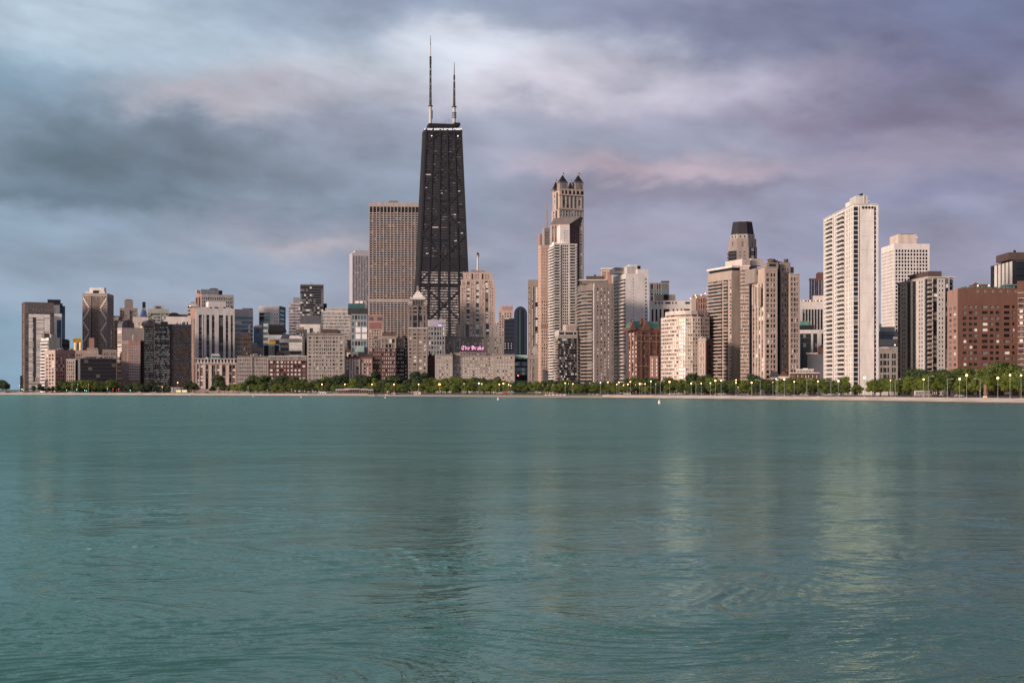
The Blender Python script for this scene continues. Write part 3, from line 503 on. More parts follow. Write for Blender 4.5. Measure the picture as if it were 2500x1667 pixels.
# ---------------------------------------------------------------- tapered black tower with two masts
b = Bld('skyscraper', 'tapered black skyscraper with X-bracing and two tall white-footed antenna masts', 1009, 1158, 1900, 310, None, pxl=998, yaw=7, block=False)
H0, H1 = G0, b.z1; fr = b.fr; L0 = b.L; D0 = b.D; NF = 100
BLOCKS.append((1033, 1131, 312, 1925, b)); BLOCKS.append((1015, 1146, 640, 1925, b)); BLOCKS.append((1024, 1138, 450, 1925, b))
tl0, tl1 = b.U(1040.5), b.U(1131)          # top edge ends on the front plane
def tap(f, e=0.):                         # u0,u1,d at height fraction f, grown outwards by e
    a = tl0*f-e; c = L0+(tl1-L0)*f+e; dd = -D0*.19*f
    return a, c, dd+e, -D0+D0*.19*f-e
def ring(mb, f0, f1, e, m):
    P = []
    for f in (f0, f1):
        a, c, df, db = tap(f, e); z = H0+(H1-H0)*f
        P += [b.loc(fr.p(a, df, z)), b.loc(fr.p(c, df, z)), b.loc(fr.p(c, db, z)), b.loc(fr.p(a, db, z))]
    mb.hexa(P, m)
mb = MB(); ring(mb, 0, 1, -.8, 'glz'); mb.build('glazing', b.root)
mb = MB(); hfl = 1/NF
for k in range(NF+1):
    f = k*hfl; y = HZ-(H0+(H1-H0)*f-CH)*F/1900; th = .48 if y > 655 else .6
    if 628 < y < 660: th = 1.0
    if 692 < y < 699 or y < 314.5 and y > 312: th = .9
    ring(mb, max(0, f-hfl*th/2), min(1, f+hfl*th/2), -.35, 'steel')
mb.build('floor_band', b.root)['kind'] = 'stuff'
mb = MB(); ring(mb, .985, 1, .1, 'black'); mb.build('crown', b.root)
def fpt(s, f, e):                          # point on the front face: s across 0..1
    a, c, df, db = tap(f, e); return b.loc(fr.p(a+(c-a)*s, df, H0+(H1-H0)*f))
def beam(mb, s0, f0, s1, f1, w, e0, e1, m='steel'):
    p0, p1 = Vector(fpt(s0, f0, e0)), Vector(fpt(s1, f1, e0)); d = (p1-p0).normalized(); n = Vector((fr.n[0], fr.n[1], 0)); t = d.cross(n).normalized()*w/2
    q0, q1 = p0+n*(e1-e0), p1+n*(e1-e0)
    mb.hexa([q0-t, q0+t, p0+t, p0-t, q1-t, q1+t, p1+t, p1-t], m, True)
for i in range(6):
    mb = MB(); s = i/5; beam(mb, min(max(s, .012), .988), 0, min(max(s, .012), .988), 1, 1.7 if 0 < i < 5 else 2.4, -.8, .35); mb.build('column', b.root)
fy = lambda y: (zz(y, 1900)-H0)/(H1-H0)
nodes = [fy(y) for y in (924, 806, 687, 570, 455, 345)]
for i in range(5):
    for s0, s1 in ((.012, .988), (.988, .012)):
        mb = MB(); beam(mb, s0, nodes[i], s1, nodes[i+1], 2.1, -.8, .2 if s0 < .5 else .26); mb.build('brace', b.root)
for s0 in (.012, .988):
    mb = MB(); beam(mb, s0, nodes[5], .5, fy(314), 2.1, -.8, .2 if s0 < .5 else .26); mb.build('brace', b.root)
for i in range(3):                          # columns on the left flank
    mb = MB(); s = (i+.5)/3
    P = []
    for f in (0, 1):
        a, c, df, db = tap(f, 0); z = H0+(H1-H0)*f; d = df+(db-df)*s
        P += [b.loc(fr.p(a-.3, d, z)), b.loc(fr.p(a-.3, d-1.6, z)), b.loc(fr.p(a+1, d-1.6, z)), b.loc(fr.p(a+1, d, z))]
    mb.hexa(P, 'charcoal'); mb.build('column', b.root)
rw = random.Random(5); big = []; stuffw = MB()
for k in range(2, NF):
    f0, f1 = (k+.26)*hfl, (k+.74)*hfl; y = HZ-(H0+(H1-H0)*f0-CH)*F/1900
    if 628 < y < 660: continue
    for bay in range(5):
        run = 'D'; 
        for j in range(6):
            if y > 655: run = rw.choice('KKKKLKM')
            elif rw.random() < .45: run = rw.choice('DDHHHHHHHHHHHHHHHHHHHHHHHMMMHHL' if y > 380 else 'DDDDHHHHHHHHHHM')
            if y > 700 and bay == 4: run = 'D'  # right bay left dark to stand in for the deco tower's reflection
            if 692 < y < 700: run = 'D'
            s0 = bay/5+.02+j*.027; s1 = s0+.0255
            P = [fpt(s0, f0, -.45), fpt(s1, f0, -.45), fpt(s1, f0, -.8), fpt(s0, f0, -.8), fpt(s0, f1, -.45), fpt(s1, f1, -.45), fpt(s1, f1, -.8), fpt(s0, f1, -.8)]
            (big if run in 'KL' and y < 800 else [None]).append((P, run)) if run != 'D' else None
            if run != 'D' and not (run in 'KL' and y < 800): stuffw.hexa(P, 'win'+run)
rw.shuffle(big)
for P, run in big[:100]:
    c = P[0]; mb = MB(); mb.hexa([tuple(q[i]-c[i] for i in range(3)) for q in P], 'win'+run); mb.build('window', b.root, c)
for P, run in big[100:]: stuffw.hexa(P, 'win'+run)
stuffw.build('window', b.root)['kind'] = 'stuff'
b.D = D0
def hbox(part, x0, x1, yt, yb, m, d, D): return b.box(part, x0, x1, yt, yb, m, d, D)
hbox('mechanical_deck', 1047, 1110, 301, 310.5, 'black', -10, 22); hbox('mechanical_deck', 1110, 1124, 299.5, 306, 'black', -9, 20)
for x in (1111, 1114, 1118, 1122): b.tube('deck_strut', x, 310, 305, .35, .35, 'charcoal', -10)
for g in range(4):
    for k in range(7):
        x = 1036.4+g*23.4+k*3.1; hbox('roof_light', x, x+2.3, 313.5, 318, 'lit_white', -D0*.19+.15, .4)
for x, y in ((1054, 332), (1118, 332.5)): b.tube('beacon_light', x, y+.8, y-.8, .5, .5, 'lamp_small', -D0*.19+1)
for x in range(1060, 1108, 5): b.tube('roof_antenna', x, 302, 302-b.rnd.uniform(2, 8), .25, .15, 'grey', -14)
b.tube('roof_antenna', 1087, 302, 288, .3, .15, 'grey', -14); b.tube('roof_antenna', 1119, 301, 289, .3, .15, 'grey', -14); hbox('antenna_frame', 1092, 1098, 293, 294, 'grey', -14, 1)
def lattice(mast, x, y0, y1, hw0, hw1, m, n):
    d = -22; u = b.U(x, d); za, zb = b.Z(y0, x, d), b.Z(y1, x, d); mb = MB(); pr = None
    for i in range(n+1):
        t = i/n; w = hw0+(hw1-hw0)*t; z = za+(zb-za)*t
        P = [b.loc(fr.p(u+sx_*w, d+sy_*w, z)) for sx_, sy_ in ((-1, -1), (1, -1), (1, 1), (-1, 1))]
        if pr:
            for j in range(4): mb.tube(pr[j], P[j], .28, .28, m, 4); mb.tube(pr[j], P[(j+1) % 4], .16, .16, m, 3)
        pr = P
        for j in range(4): mb.tube(P[j], P[(j+1) % 4], .18, .18, m, 3)
    mb.build('lattice', mast)
for (x, top, segs, lat, nm) in ((1051, 259, [(139, 112, .75, .65, 'offwhite'), (112, 87, .5, .2, 'charcoal')], (259, 139, 1.35, .75), 'a'), (1109, 261, [(184, 153, .8, .4, 'taupe')], (261, 184, 1.3, .8), 'b')):
    mast = b.tube('antenna_mast', x, 302, top, 2.1, 1.9, 'offwhite', -22, 12)
    b.tube('collar', x, top+1.5, top-.5, 3.2, 3.2, 'charcoal', -22, 8, mast); lattice(mast, x, *lat, 'charcoal' if nm == 'a' else 'brown', 26)
    b.tube('core_pipe', x, lat[0], lat[1], .7, .5, 'brown' if nm == 'b' else 'black', -22, 6, mast)
    for y0, y1, r0, r1, m in segs: b.tube('tip', x, y0, y1, r0, r1, m, -22, 8, mast)
    for k in range(9):
        y = lat[0]+(lat[1]-lat[0])*(k+.5)/9; dx = b.rnd.choice((-1, 1))*b.rnd.uniform(1.2, 1.9)
        b.tube('dish', x+dx, y+1, y-1, .5, .5, 'grey', -21.5, 6, mast)
    if nm == 'b':
        for k in range(3): b.tube('white_band', x, 196+k*20, 201+k*20, 1.15, 1.15, 'offwhite', -22, 8, mast)
        for k in range(4): b.tube('collar', x, 277+k*4, 275+k*4, 2.9, 2.9, 'greydk', -22, 8, mast)
    else:
        b.tube('collar', x, 141, 139, 1.7, 1.7, 'black', -22, 8, mast)
        for k in range(5): b.tube('white_band', x, 168+k*18, 173+k*18, 1.15, 1.15, 'offwhite', -22, 8, mast)
        for k in range(4): b.tube('collar', x, 146+k*4, 144+k*4, 1.5, 1.5, 'charcoal', -22, 8, mast)
        hbox('antenna_panel', x+3.5, x+5.5, 269, 290, 'greydk', -20, 1).parent = b.root

# ---------------------------------------------------------------- stepped deco tower with beacon mast
SP = 'w.35 o.55 o.55 w.35'
deco = lambda m, n=1, **k: fac(' '.join(['w.35 o.6 o.6 w.35 g.9']*3)+' w.35 o.6 o.6 w.35', m, 'pinktan', .55, .5, 'lt', dark='greydk', **k)
b = Bld('office_tower', 'stepped pinkish stone deco tower with beacon mast rising behind the broad stone hotel', 1123.5, 1209, 1640, 697, deco(25, par=1), D=34, ybot=792)
b.sub(1125.5, 1206.5, 682, 697, deco(3, par=2), d=-1, D=32); b.sub(1131, 1202, 665, 682, fac('w.8 o.6 o.6 w.4 p.5 k.6 p.5 w.4 o.6 o.6 w.4 p.5 k.6 p.5 w.4 o.6 o.6 w.8', 3, 'pinktan', .5, .5, 'md', par=1.5), d=-3, D=28)
b.box('crown_block', 1149, 1184, 660, 666, 'taupe', -7, 20); b.box('water_tank', 1150, 1160, 659, 662, 'brown', -9, 8)
for x in range(1132, 1202, 7): b.frus('finial', (x-1.3, x+1.3, 665.5), (x-.5, x+.5, 662), 'taupe', -3, 2)
mast = b.tube('beacon_mast', 1166.5, 661, 626, 1.2, 1.0, 'offwhite', -16, 8); b.tube('gallery', 1166.5, 626, 622.5, 1.9, 1.9, 'tan', -16, 8, mast); b.tube('lantern', 1166.5, 622.5, 618, 1.4, 1.3, 'black', -16, 8, mast); b.frus('lantern_cap', (1164.8, 1168.2, 618), (1166.2, 1166.8, 615), 'charcoal', -15, 2, parent=mast)
b.sub(1112, 1137, 792, 822, fac('w.5 o.7 w1 o.6 o.6 w.4', 5, 'stone', .5, .45, 'md', par=1.5), d=1, D=34); b.sub(1137, 1198, 791, 822, fac('k.9 w.35 o.6 o.6 w.35 g.9 w.35 o.6 o.6 w.35 g.9 w.3', 5, 'stone', .6, .5, 'lt', par=0, dark='greydk'), d=.6, D=34); b.sub(1198, 1218.5, 792, 822, fac('w.5 o.7 w1 o.7 w.5', 5, 'stone', .4, .45, 'md', par=1.5), d=1, D=34)
b.sub(1086.5, 1138, 822, None, fac('w.6 o.8 o.8 w1 o.7 w.6 o.8 o.8 w.6 o.7 w.5', 20, 'stonedk', .6, .5, 'lt', par=2), d=3, D=38); b.sub(1138, 1198, 821.5, None, fac('w.3 o.8 o.8 w.4 o.6 o.6 w.4 o.8 o.8 w.4 o.6 o.6 w.3', 20, 'stonedk', .6, .5, 'lt', par=0), d=2.5, D=38); b.sub(1198, 1229.5, 822, None, fac('w1.5 o.8 o.8 w.6 o.7 w.6', 20, 'stonedk', .6, .5, 'lt', par=2), d=3, D=38)
b.roofstuff(1088, 1110, 822, 7, 'greydk', 5, 1); b.box('cornice', 1085.5, 1113, 821, 822.6, 'stonedk', 3.8, 5); b.frus('cupola', (1097, 1103, 868), (1099.5, 1100.5, 846), 'brown', 8, 3)
# ---------------------------------------------------------------- broad stone hotel with pink script sign
hw = dict(wall='stone', fw=.52, fh=.52, mix='wh')
b = Bld('hotel', 'broad pale stone hotel under the pink blackletter sign reading The Drake', 1062, 1256, 1530, 866, None, D=40, block=False)
DR = b
def wing(x0, x1, yt, n, d, D, m=11): return b.sub(x0, x1, yt, None, fac('w.5 '+'o1*%d' % n+' w.4', m, 'stone', .5, .5, 'wh', par=1.6), d=d, D=D)
wing(1062, 1105, 865.5, 6, 0, 40); wing(1105, 1208, 868, 15, -6, 34); wing(1208.5, 1256.5, 865.5, 6, 0, 40)
for x0, x1, y, d in ((1061.5, 1105.5, 865, 1), (1208, 1257, 865, 1), (1105.5, 1208, 868, -5)): b.box('cornice', x0, x1, y-.6, y+1.4, 'stonedk', d, 4)
for y in (881.5,): b.box('string_course', 1062, 1104.8, y, y+1, 'stonedk', .3, .8); b.box('string_course', 1209, 1256, y, y+1, 'stonedk', .3, .8); b.box('string_course', 1106, 1208, y+2, y+3, 'stonedk', -5.7, .8)
b.sub(1121, 1187, 858, 868, fac('w.3 o1*9 w.3', 1, 'stonedk', .4, .5, 'md', par=1), d=-8, D=20); b.box('cornice', 1120.5, 1187.5, 857, 858.5, 'brickdk', -7.4, 4); b.box('penthouse', 1107, 1122, 861, 868, 'stonedk', -9, 14); b.roofstuff(1062, 1104, 865, 6, 'stonedk', 5); b.roofstuff(1188, 1250, 866, 10, 'greydk', 4)
b.box('plinth_terrace', 1062, 1256, 930, 945, 'stonedk', 6, 6)
# sign: pen strokes of a broad nib held at 40 degrees
GLY = {'T': [[(0, 5.4), (1, 6), (2.4, 5.5), (3.6, 6)], [(1.9, 5.6), (1.9, .8), (1.2, .2)], [(.5, 4.6), (.2, 2.4), (.7, .8), (1.9, .1), (3, .7)], [(3, 5.4), (3, 4)]],
       'h': [[(.3, 6), (.3, .3)], [(.3, 3.2), (1.3, 4), (2, 3.3), (2, .9), (1.5, 0)]], 'e': [[(2, 2.4), (.4, 2.1)], [(2, 2.4), (1.9, 3.4), (1.2, 4), (.4, 3.3), (.3, .9), (1.1, .1), (2, .7)]],
       'D': [[(.2, 5.6), (1.4, 6), (3, 5), (3.3, 2.6), (2.5, .6), (1, .1), (.2, .6)], [(1.2, 5.8), (1.2, .4)], [(2, 4.6), (2, 1.4)], [(0, 4.2), (.2, 2.2)]],
       'r': [[(.3, 4), (.3, .2)], [(.3, 3.2), (1.3, 4), (1.7, 3.3)]], 'a': [[(.4, 3.7), (1.3, 4), (1.9, 3.4), (1.9, .8), (2.3, .2)], [(1.9, 2.5), (.5, 2), (.3, .8), (.9, .1), (1.9, .9)]],
       'k': [[(.3, 6), (.3, .2)], [(.3, 2.8), (1.5, 4), (1.9, 3.2), (.6, 2.4)], [(.8, 2.3), (1.9, 0)]]}
ADV = {'T': 4.1, 'h': 2.9, 'e': 2.8, 'D': 4.1, 'r': 2.3, 'a': 2.9, 'k': 2.7, ' ': 1.3}
sd_ = -3.2; ux0, ux1 = b.U(1127, sd_), b.U(1182.5, sd_); zb_, zt_ = b.Z(854, 1150, sd_), b.Z(844, 1150, sd_)
tot = sum(ADV[c] for c in 'The Drake'); sxx = (ux1-ux0)/tot; szz = (zt_-zb_)/6.2
sgn = link('sign', None, b.root); cur = 0
for ch in 'The Drake':
    if ch != ' ':
        mb = MB()
        nib = (math.cos(R(40))*.30, math.sin(R(40))*.30)
        for s_i, stroke in enumerate(GLY[ch]):
            for seg, ((xa, ya), (xb, yb)) in enumerate(zip(stroke, stroke[1:])):
                dx, dy = xb-xa, yb-ya; l = math.hypot(dx, dy); px_, py_ = -dy/l*.09, dx/l*.09
                for q, (ox, oy) in enumerate((nib, (px_, py_))):
                    Q = [(xa-ox, ya-oy), (xa+ox, ya+oy), (xb+ox, yb+oy), (xb-ox, yb-oy)]; e = .02*(s_i*7+seg*2+q+1)
                    mb.hexa([b.loc(fr_p) for fr_p in [b.fr.p(ux0+(cur+x)*sxx, dd, zb_+y*szz) for dd in (sd_+e, sd_-.4) for x, y in Q]], 'pink_neon', True)
        mb.build('letter', sgn)
    cur += ADV[ch]
mb = MB()
for k in range(12):
    u = ux0+(ux1-ux0)*k/11; mb.tube(b.loc(b.fr.p(u, sd_-.8, zb_-4)), b.loc(b.fr.p(u, sd_-.8, zt_)), .12, .12, 'charcoal', 4)
mb.build('scaffold', sgn)
def textmesh(s, parent, px, py, h, m, d, bld, part='lettering'):
    c = bpy.data.curves.new(part, 'FONT'); c.body = s; c.size = h; c.extrude = .1; o = bpy.data.objects.new(part, c); col.objects.link(o)
    me = bpy.data.meshes.new_from_object(o); bpy.data.objects.remove(o); me.materials.clear(); me.materials.append(MATS[m])
    o = link(part, me, parent); u = bld.U(px, d); o.location = bld.loc(bld.fr.p(u, d, bld.Z(py, px, d))); o.rotation_euler = (R(90), 0, bld.fr.ang()); return o
sg = link('sign', None, WESTIN.root); textmesh('WESTIN', sg, 1055, 792.5, 4.3, 'grey', .8, WESTIN); WESTIN.box('lit_strip', 1070, 1078, 793, 795.6, 'violet_neon', .95, .2, sg); WESTIN.box('lit_strip', 1056, 1070, 789, 789.8, 'violet_neon', .95, .2, sg)

# ---------------------------------------------------------------- 1216-1345
b = Bld('office_tower', 'pinkish tower with four pointed corner pinnacles just right of the stepped deco tower', 1217, 1252, 1900, 757, fac('w.3 '+'o.7 w.3 '*5, 30, 'pinktan', .7, .6, 'md', par=3), D=26)
b.box('crown_block', 1226, 1250, 748, 758, 'brickpink', -3, 16)
for x, y in ((1223, 739), (1250, 739), (1232, 745), (1244, 742), (1237, 741)): b.frus('pinnacle', (x-2.2, x+2.2, 757), (x-.7, x+.7, y), 'pinktan', -3, 4)
b.box('roof_unit', 1210, 1214, 783, 795, 'offwhite', 0, 4); b.box('roof_unit', 1209, 1217, 788, 800, 'black', -3, 6)
b = Bld('office_building', 'very dark blue glass building with a rounded barrel top', 1231, 1257, 1780, 777, fac('r1*6', 18, 'navy', fh=.6, mix='d0', par=2, dark='brown'), D=30)
b.box('roof_unit', 1232, 1243, 776, 779, 'offwhite', .5, 3)
us = [b.U(1255), b.U(1287)]; n = 14; zc = b.Z(767, 1257)
prof = [(us[0]+(us[1]-us[0])*(.5-.5*math.cos(math.pi*i/n)), zc+(b.Z(748, 1257)-zc)*math.sin(math.pi*i/n)) for i in range(n+1)]
mb = MB(); P = [b.loc(b.fr.p(u, d, z)) for d in (.8, -28) for u, z in [(us[0], G0)]+prof+[(us[1], G0)]]; k = n+3
mb.poly(P, [(i, i+1, k+i+1, k+i) for i in range(k-1)]+[tuple(range(k-1, -1, -1)), tuple(range(k, 2*k))], 'navy'); mb.build('barrel_tower', b.root)
BLOCKS.append((1255, 1287, 752, 1790, b))
for i, x in enumerate((1264, 1268, 1272, 1276)): b.box('glass_fin', x, x+2.6, 756, 930, 'teal' if i == 1 else 'glz', 1.1+.02*i, .2)
for i in range(4):
    for j in range(3): b.box('ceiling_light', 1233+i*7.5, 1233.8+i*7.5, 838+j*5.7, 838.8+j*5.7, 'lamp_small', .3, .2)
b = Bld('shopping_arcade', 'low teal glass arcade with scalloped pale green canopy beneath the dark barrel-topped building', 1256.5, 1289, 1560, 874, fac('w.15 g1*5 w.15', 6, 'greydk', mix='tl', par=3, dark='greydk'), D=24)
mb = MB(); n = 24; a, c = b.U(1256.5, 1), b.U(1288.5, 1); zt, zm = b.Z(866.5, 1257, 1), b.Z(875.5, 1257, 1)
for i in range(n):
    t0, t1 = i/n, (i+1)/n; f = lambda t: zm-1.6*abs(math.cos(t*math.pi*2.5))**.7+1.2
    mb.hexa([b.loc(b.fr.p(a+(c-a)*t, d, z)) for z_ in (0, 1) for t, d, z in ((t0, 1, f(t0) if not z_ else zt), (t1, 1, f(t1) if not z_ else zt), (t1, -6, f(t1) if not z_ else zt), (t0, -6, f(t0) if not z_ else zt))], 'mint')
mb.build('canopy', b.root); b.box('dark_arch', 1257, 1287, 876, 883, 'black', .3, .4); b.box('sign_band', 1257, 1287, 895, 897, 'black', .4, .5); b.box('entrance', 1260, 1287, 915, 928, 'black', .5, .5); b.tube('roundel', 1265, 918, 915, .6, .6, 'red_glow', 1.5)
b = Bld('apartment_tower', 'slim dark tower with columns of small bright windows beside the pink granite tower', 1289, 1316, 1650, 683, fac('w.3 o.7 w.3 o.4 w.25 o.9 o.9 w.2 g1.4 o.5', 48, 'taupe', .8, .45, 'wh', par=8, dark='black'), D=30)
b.box('mullion_rib', 1301.5, 1303, 700, 862, 'charcoal', .3, .3)
b = Bld('office_building', 'old grey limestone block with stepped roof at the foot of the slim dark tower', 1288, 1314, 1500, 866, fac('w1 o.4 w1 o.4 w1.4', 5, 'stonedk', .5, .6, 'dk', par=3), D=24)
b.box('attic_block', 1301, 1312, 846, 868, 'stone', -3, 12); b.box('cornice', 1287, 1314.5, 872, 874, 'stone', .8, 3); b.box('pilaster', 1296.5, 1299.5, 895, 930, 'stone', .6, .6); b.box('parapet_step', 1305, 1314, 838, 848, 'stonedk', -5, 10)
b = Bld('skyscraper', 'slender dark skyscraper with thin needle antenna behind the pink granite tower', 1329, 1342, 2300, 557, fac('w.3 o1*3 w.3', 60, 'greybrown', .5, .5, 'dk', par=5), D=20)
b.tube('needle_antenna', 1335, 557, 494, .9, .5, 'brickpink', -8)
b.box('slab', 1323, 1329.3, 557, 700, 'pale', -2, 12); b.tube('round_shaft', 1319, 700, 572, 3.5, 3.5, 'brickpink', -6, 16)
b = Bld('office_tower', 'tall pink granite tower whose upper windows catch a warm glow', 1320, 1346, 1450, 598.5, fac('w.45 o1 o1 o1 o1 w.5', 44, 'granite', .56, .5, 'md', par=2), fac('o1*3', 44, 'granite', .5, .6, 'dk', par=2), pxl=1314, yaw=14)
b.rep['window'] = [tuple(list(i[:7])+['winG' if i[9][1] < 745-3*((i[3]/b.L)-.3)*b.L and i[7] != 'winD' or i[9][1] < 735 else i[7]]+list(i[8:])) for i in b.rep['window']]  # upper panes switched to the gold tint, a painted sun glint
b.box('blank_band', 1320.3, 1346, 790, 803, 'granite', .25, .5); 
for i in range(4): b.box('vent_opening', 1322+i*4.6, 1324.6+i*4.6, 790.5, 802, 'greybrown', .35, .15)
b.frus('glass_canopy', (1326, 1345, 932), (1326, 1327, 901), 'greydk', 2, 8, 8)
# ---- four-turreted tower
b = Bld('skyscraper', 'tall tan skyscraper crowned with four pointed turrets and green glass bays', 1365.5, 1425.5, 1750, 510, fac(' '.join(['w.4 d.6']*8)+' w.5', 56, 'stone', .5, .55, 'tl', par=1, sp='stone'), fac('w.5 d.3 w.4 k.5 w.6', 56, 'pinktan', par=1), pxl=1346.5, yaw=22)
b.sub(1366.5, 1425, 464, 510, fac('w.6 '+'p.5 g1 '*5+'p.4 w.6', 4, 'pinktan', mix='tl', par=1, dark='copper', proud=.8), d=-.6, D=b.D*.92, left=fac('w.6 o.5 w.5 k.7 w.7', 3, 'pinktan', par=2))
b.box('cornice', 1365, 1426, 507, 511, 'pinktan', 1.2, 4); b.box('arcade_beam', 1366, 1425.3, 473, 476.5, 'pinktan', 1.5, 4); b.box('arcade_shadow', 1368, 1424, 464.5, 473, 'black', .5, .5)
for x in (1369, 1377, 1386, 1396, 1405, 1415): b.box('arcade_pier', x, x+3.2, 462, 474, 'pinktan', 1.4, 2)
b.box('parapet', 1366, 1425.3, 460, 464.5, 'pinktan', 1.2, 3)
def turret(x0, x1, yb, yt, ya, d, D):
    t = b.box('turret', x0, x1, yt+2, yb, 'taupe', d, D)
    w = x1-x0
    b.box('turret_window', x0+w*.28, x1-w*.28, yt+6, yb-2, 'winM', d+.3, .4, t); b.box('turret_cornice', x0-1, x1+1, yt+.5, yt+2.5, 'greybrown', d+.7, D+1.4, t)
    b.frus('turret_roof', (x0+w*.04, x1-w*.04, yt+.5), (x0+w*.46, x1-w*.46, ya+3), 'black', d-.3, D-1, parent=t); b.box('finial', x0+w*.45, x1-w*.45, ya+1.5, ya+7, 'pinktan', d-D/2+1, 2, t); b.frus('finial_tip', (x0+w*.44, x1-w*.44, ya+1.5), (x0+w*.49, x1-w*.49, ya-3), 'charcoal', d-D/2+1, 2, parent=t)
turret(1367, 1386, 463, 443, 424, .4, 9.5); turret(1405, 1424, 463, 443, 424, .4, 9.5)
turret(1352.5, 1366, 476, 461, 440, -26, 8); turret(1389, 1401, 466, 461, 441, -26, 8)
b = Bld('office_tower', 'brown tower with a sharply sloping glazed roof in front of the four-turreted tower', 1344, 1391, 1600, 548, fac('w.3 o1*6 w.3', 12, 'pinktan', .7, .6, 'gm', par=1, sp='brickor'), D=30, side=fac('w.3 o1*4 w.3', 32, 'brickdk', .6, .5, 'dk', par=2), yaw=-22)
b.frus('sloping_roof', (1343.5, 1391, 549), (1343.5, 1408, 530), 'greybrown', .5, 30, 8)
b = Bld('apartment_tower', 'white gridded tower with curved balcony flank and white rooftop block, below the sloping-roofed tower', 1353, 1409.5, 1260, 594, fac('b2 p.5 o.7*3 o.7 p.5 b2 p.5', 52, 'offwhite', .78, .58, 'dk', par=1, rail='offwhite'), fac('b1*2', 52, 'white', rail='white', mix='lt', par=2), pxl=1341.5, yaw=13)
b.sub(1367, 1390.5, 549.5, 595, fac('w2.2 o1 o1 o1', 6, 'white', .45, .45, 'dk', par=4), d=-3, D=10, left=fac('w1', 1, 'white')); b.box('parapet_block', 1372, 1391, 588, 595, 'white', -1, 6)
b = Bld('apartment_building', 'speckled mid-rise of tiny panes with pinkish rooftop block, before the white gridded tower', 1363, 1410, 1200, 818, fac('r1*13', 21, 'stone', fh=.8, mix='ha', par=2.5, sp='greydk'), fac('b1', 21, 'tan', rail='tan', par=2.5), pxl=1355, yaw=16)
b.sub(1364, 1409.5, 807, 818, fac('w.2 d2 w.3 d3 w.2 d1', 1, 'offwhite', fh=.6, mix='dk', par=.8), d=-3, D=12); b.box('penthouse', 1382, 1406, 793, 808, 'pinktan', -6, 10)
# brown tower with curved balconies
b = Bld('apartment_tower', 'dark brown brick tower with curved balcony corner and square punched windows', 1451, 1497, 1190, 692, fac('w.4 '+'o1 '*4+'w.3 o.6', 30, 'greybrown', .42, .5, 'lt', par=3), D=30, block=False)
P0 = b.fr.p(0, 0, 0)[:2]; P1 = b.fr.p(b.L, 0, 0)[:2]
pl = [(ray(x)*y, y) for x, y in ((1410, 1228), (1418, 1207), (1433, 1196), (1449, 1191))]
n_ = b.fr.n
pts = pl+[P0, P1, (P1[0]-n_[0]*34, P1[1]-n_[1]*34), (pl[0][0]+2, pl[0][1]+26)]
bf = fac('b1', 30, 'greybrown', rail='taupe', par=5, mix='md')
b.pyl(pts, G0, b.z1, [bf, bf, fac('b1.5 w.2', 30, 'greybrown', rail='taupe', par=5), fac('w1', 1, 'offwhite', par=8), fac('w.4 '+'o1 '*4+'w.3 o.6', 30, 'greybrown', .42, .5, 'lt', par=3)])
b.box('penthouse', 1420, 1485, 684, 693, 'greybrown', -4, 20); b.box('roof_slab', 1413, 1480, 682.5, 685, 'offwhite', -3, 22); b.box('machine_room', 1431, 1476, 674, 684, 'brown', -8, 14); b.box('chimney', 1450, 1455, 670, 676, 'brown', -8, 4); b.box('white_quoin', 1448, 1451, 700, 930, 'offwhite', .2, 1)
BLOCKS.append((1410, 1497, 692, 1200, b))
b = Bld('apartment_tower', 'white tower with broad blank wall and dark window slits, behind the red brick gabled building', 1528, 1583, 1280, 668, fac('w5.5 o.6 w8.5 k.1 o1.6 w.4', 32, 'white', .75, .5, 'dk', par=3), fac('w.8 b2.6 o1.1 b3.2', 32, 'offwhite', .8, .5, 'md', par=4, rail='cream'), pxl=1496, yaw=18)
b.box('penthouse', 1531, 1556, 650, 669, 'offwhite', -5, 14); b.box('penthouse', 1537, 1555, 646.5, 651, 'white', -8, 10); b.box('cooling_unit', 1559, 1564, 649, 656, 'black', -8, 5); b.box('parapet', 1556, 1583, 657, 669, 'white', -2, 20); b.box('penthouse', 1500, 1530, 655, 668, 'offwhite', -16, 14); b.box('louvre', 1503, 1518, 653, 658, 'greybrown', -14, 8)
b = Bld('apartment_tower', 'white-topped tower with open rooftop loggia peeking over the dark brown tower', 1467, 1498, 1380, 657, fac('w.4 k1.4 w.3 k1.4 w.4', 6, 'cream', par=2, dark='brickpink'), D=26); b.box('roof_slab', 1466, 1500, 654, 658, 'cream', 1.5, 28)
# red brick gabled building
b = Bld('apartment_building', 'red brick building with steep green copper roof, gables and chimneys', 1555, 1611.5, 1120, 806, fac('w.4 o.8 w.3 p.4 o.7*3 o.7 p.4 w.2 o.7*2 o.7 p.4 o.7 w.3', 14, 'brickdk', .6, .6, 'md', par=1, pier='brickor', proud=.7), fac('w.3 o1 w.2 p.4 o1 w.2 p.3 o1', 14, 'brickor', .7, .55, 'wh', par=1, pier='brickpink'), pxl=1532.5, yaw=20)
b.frus('green_roof', (1545, 1611.5, 802), (1552, 1611, 783), 'copper', -1, 20, 8); b.box('attic_band', 1540, 1611.5, 799, 807, 'brickor', -.4, 18)
for x0, x1, ya, yb in ((1568, 1589, 783, 806), (1538, 1553, 786, 806)): b.frus('gable', (x0, x1, yb), ((x0+x1)/2-1, (x0+x1)/2+1, ya), 'brickor', .9, 4, 4)
for x in (1540, 1565, 1567): b.box('chimney', x, x+3.2, 777+(x == 1540)*2, 800, 'brickor', -3, 3)
for y in (818, 833, 893): b.box('string_course', 1555, 1611.3, y, y+1, 'brickpink', .9, 1)
b.box('oriel', 1589.5, 1607, 869, 925, 'brickpink', 3, 3)
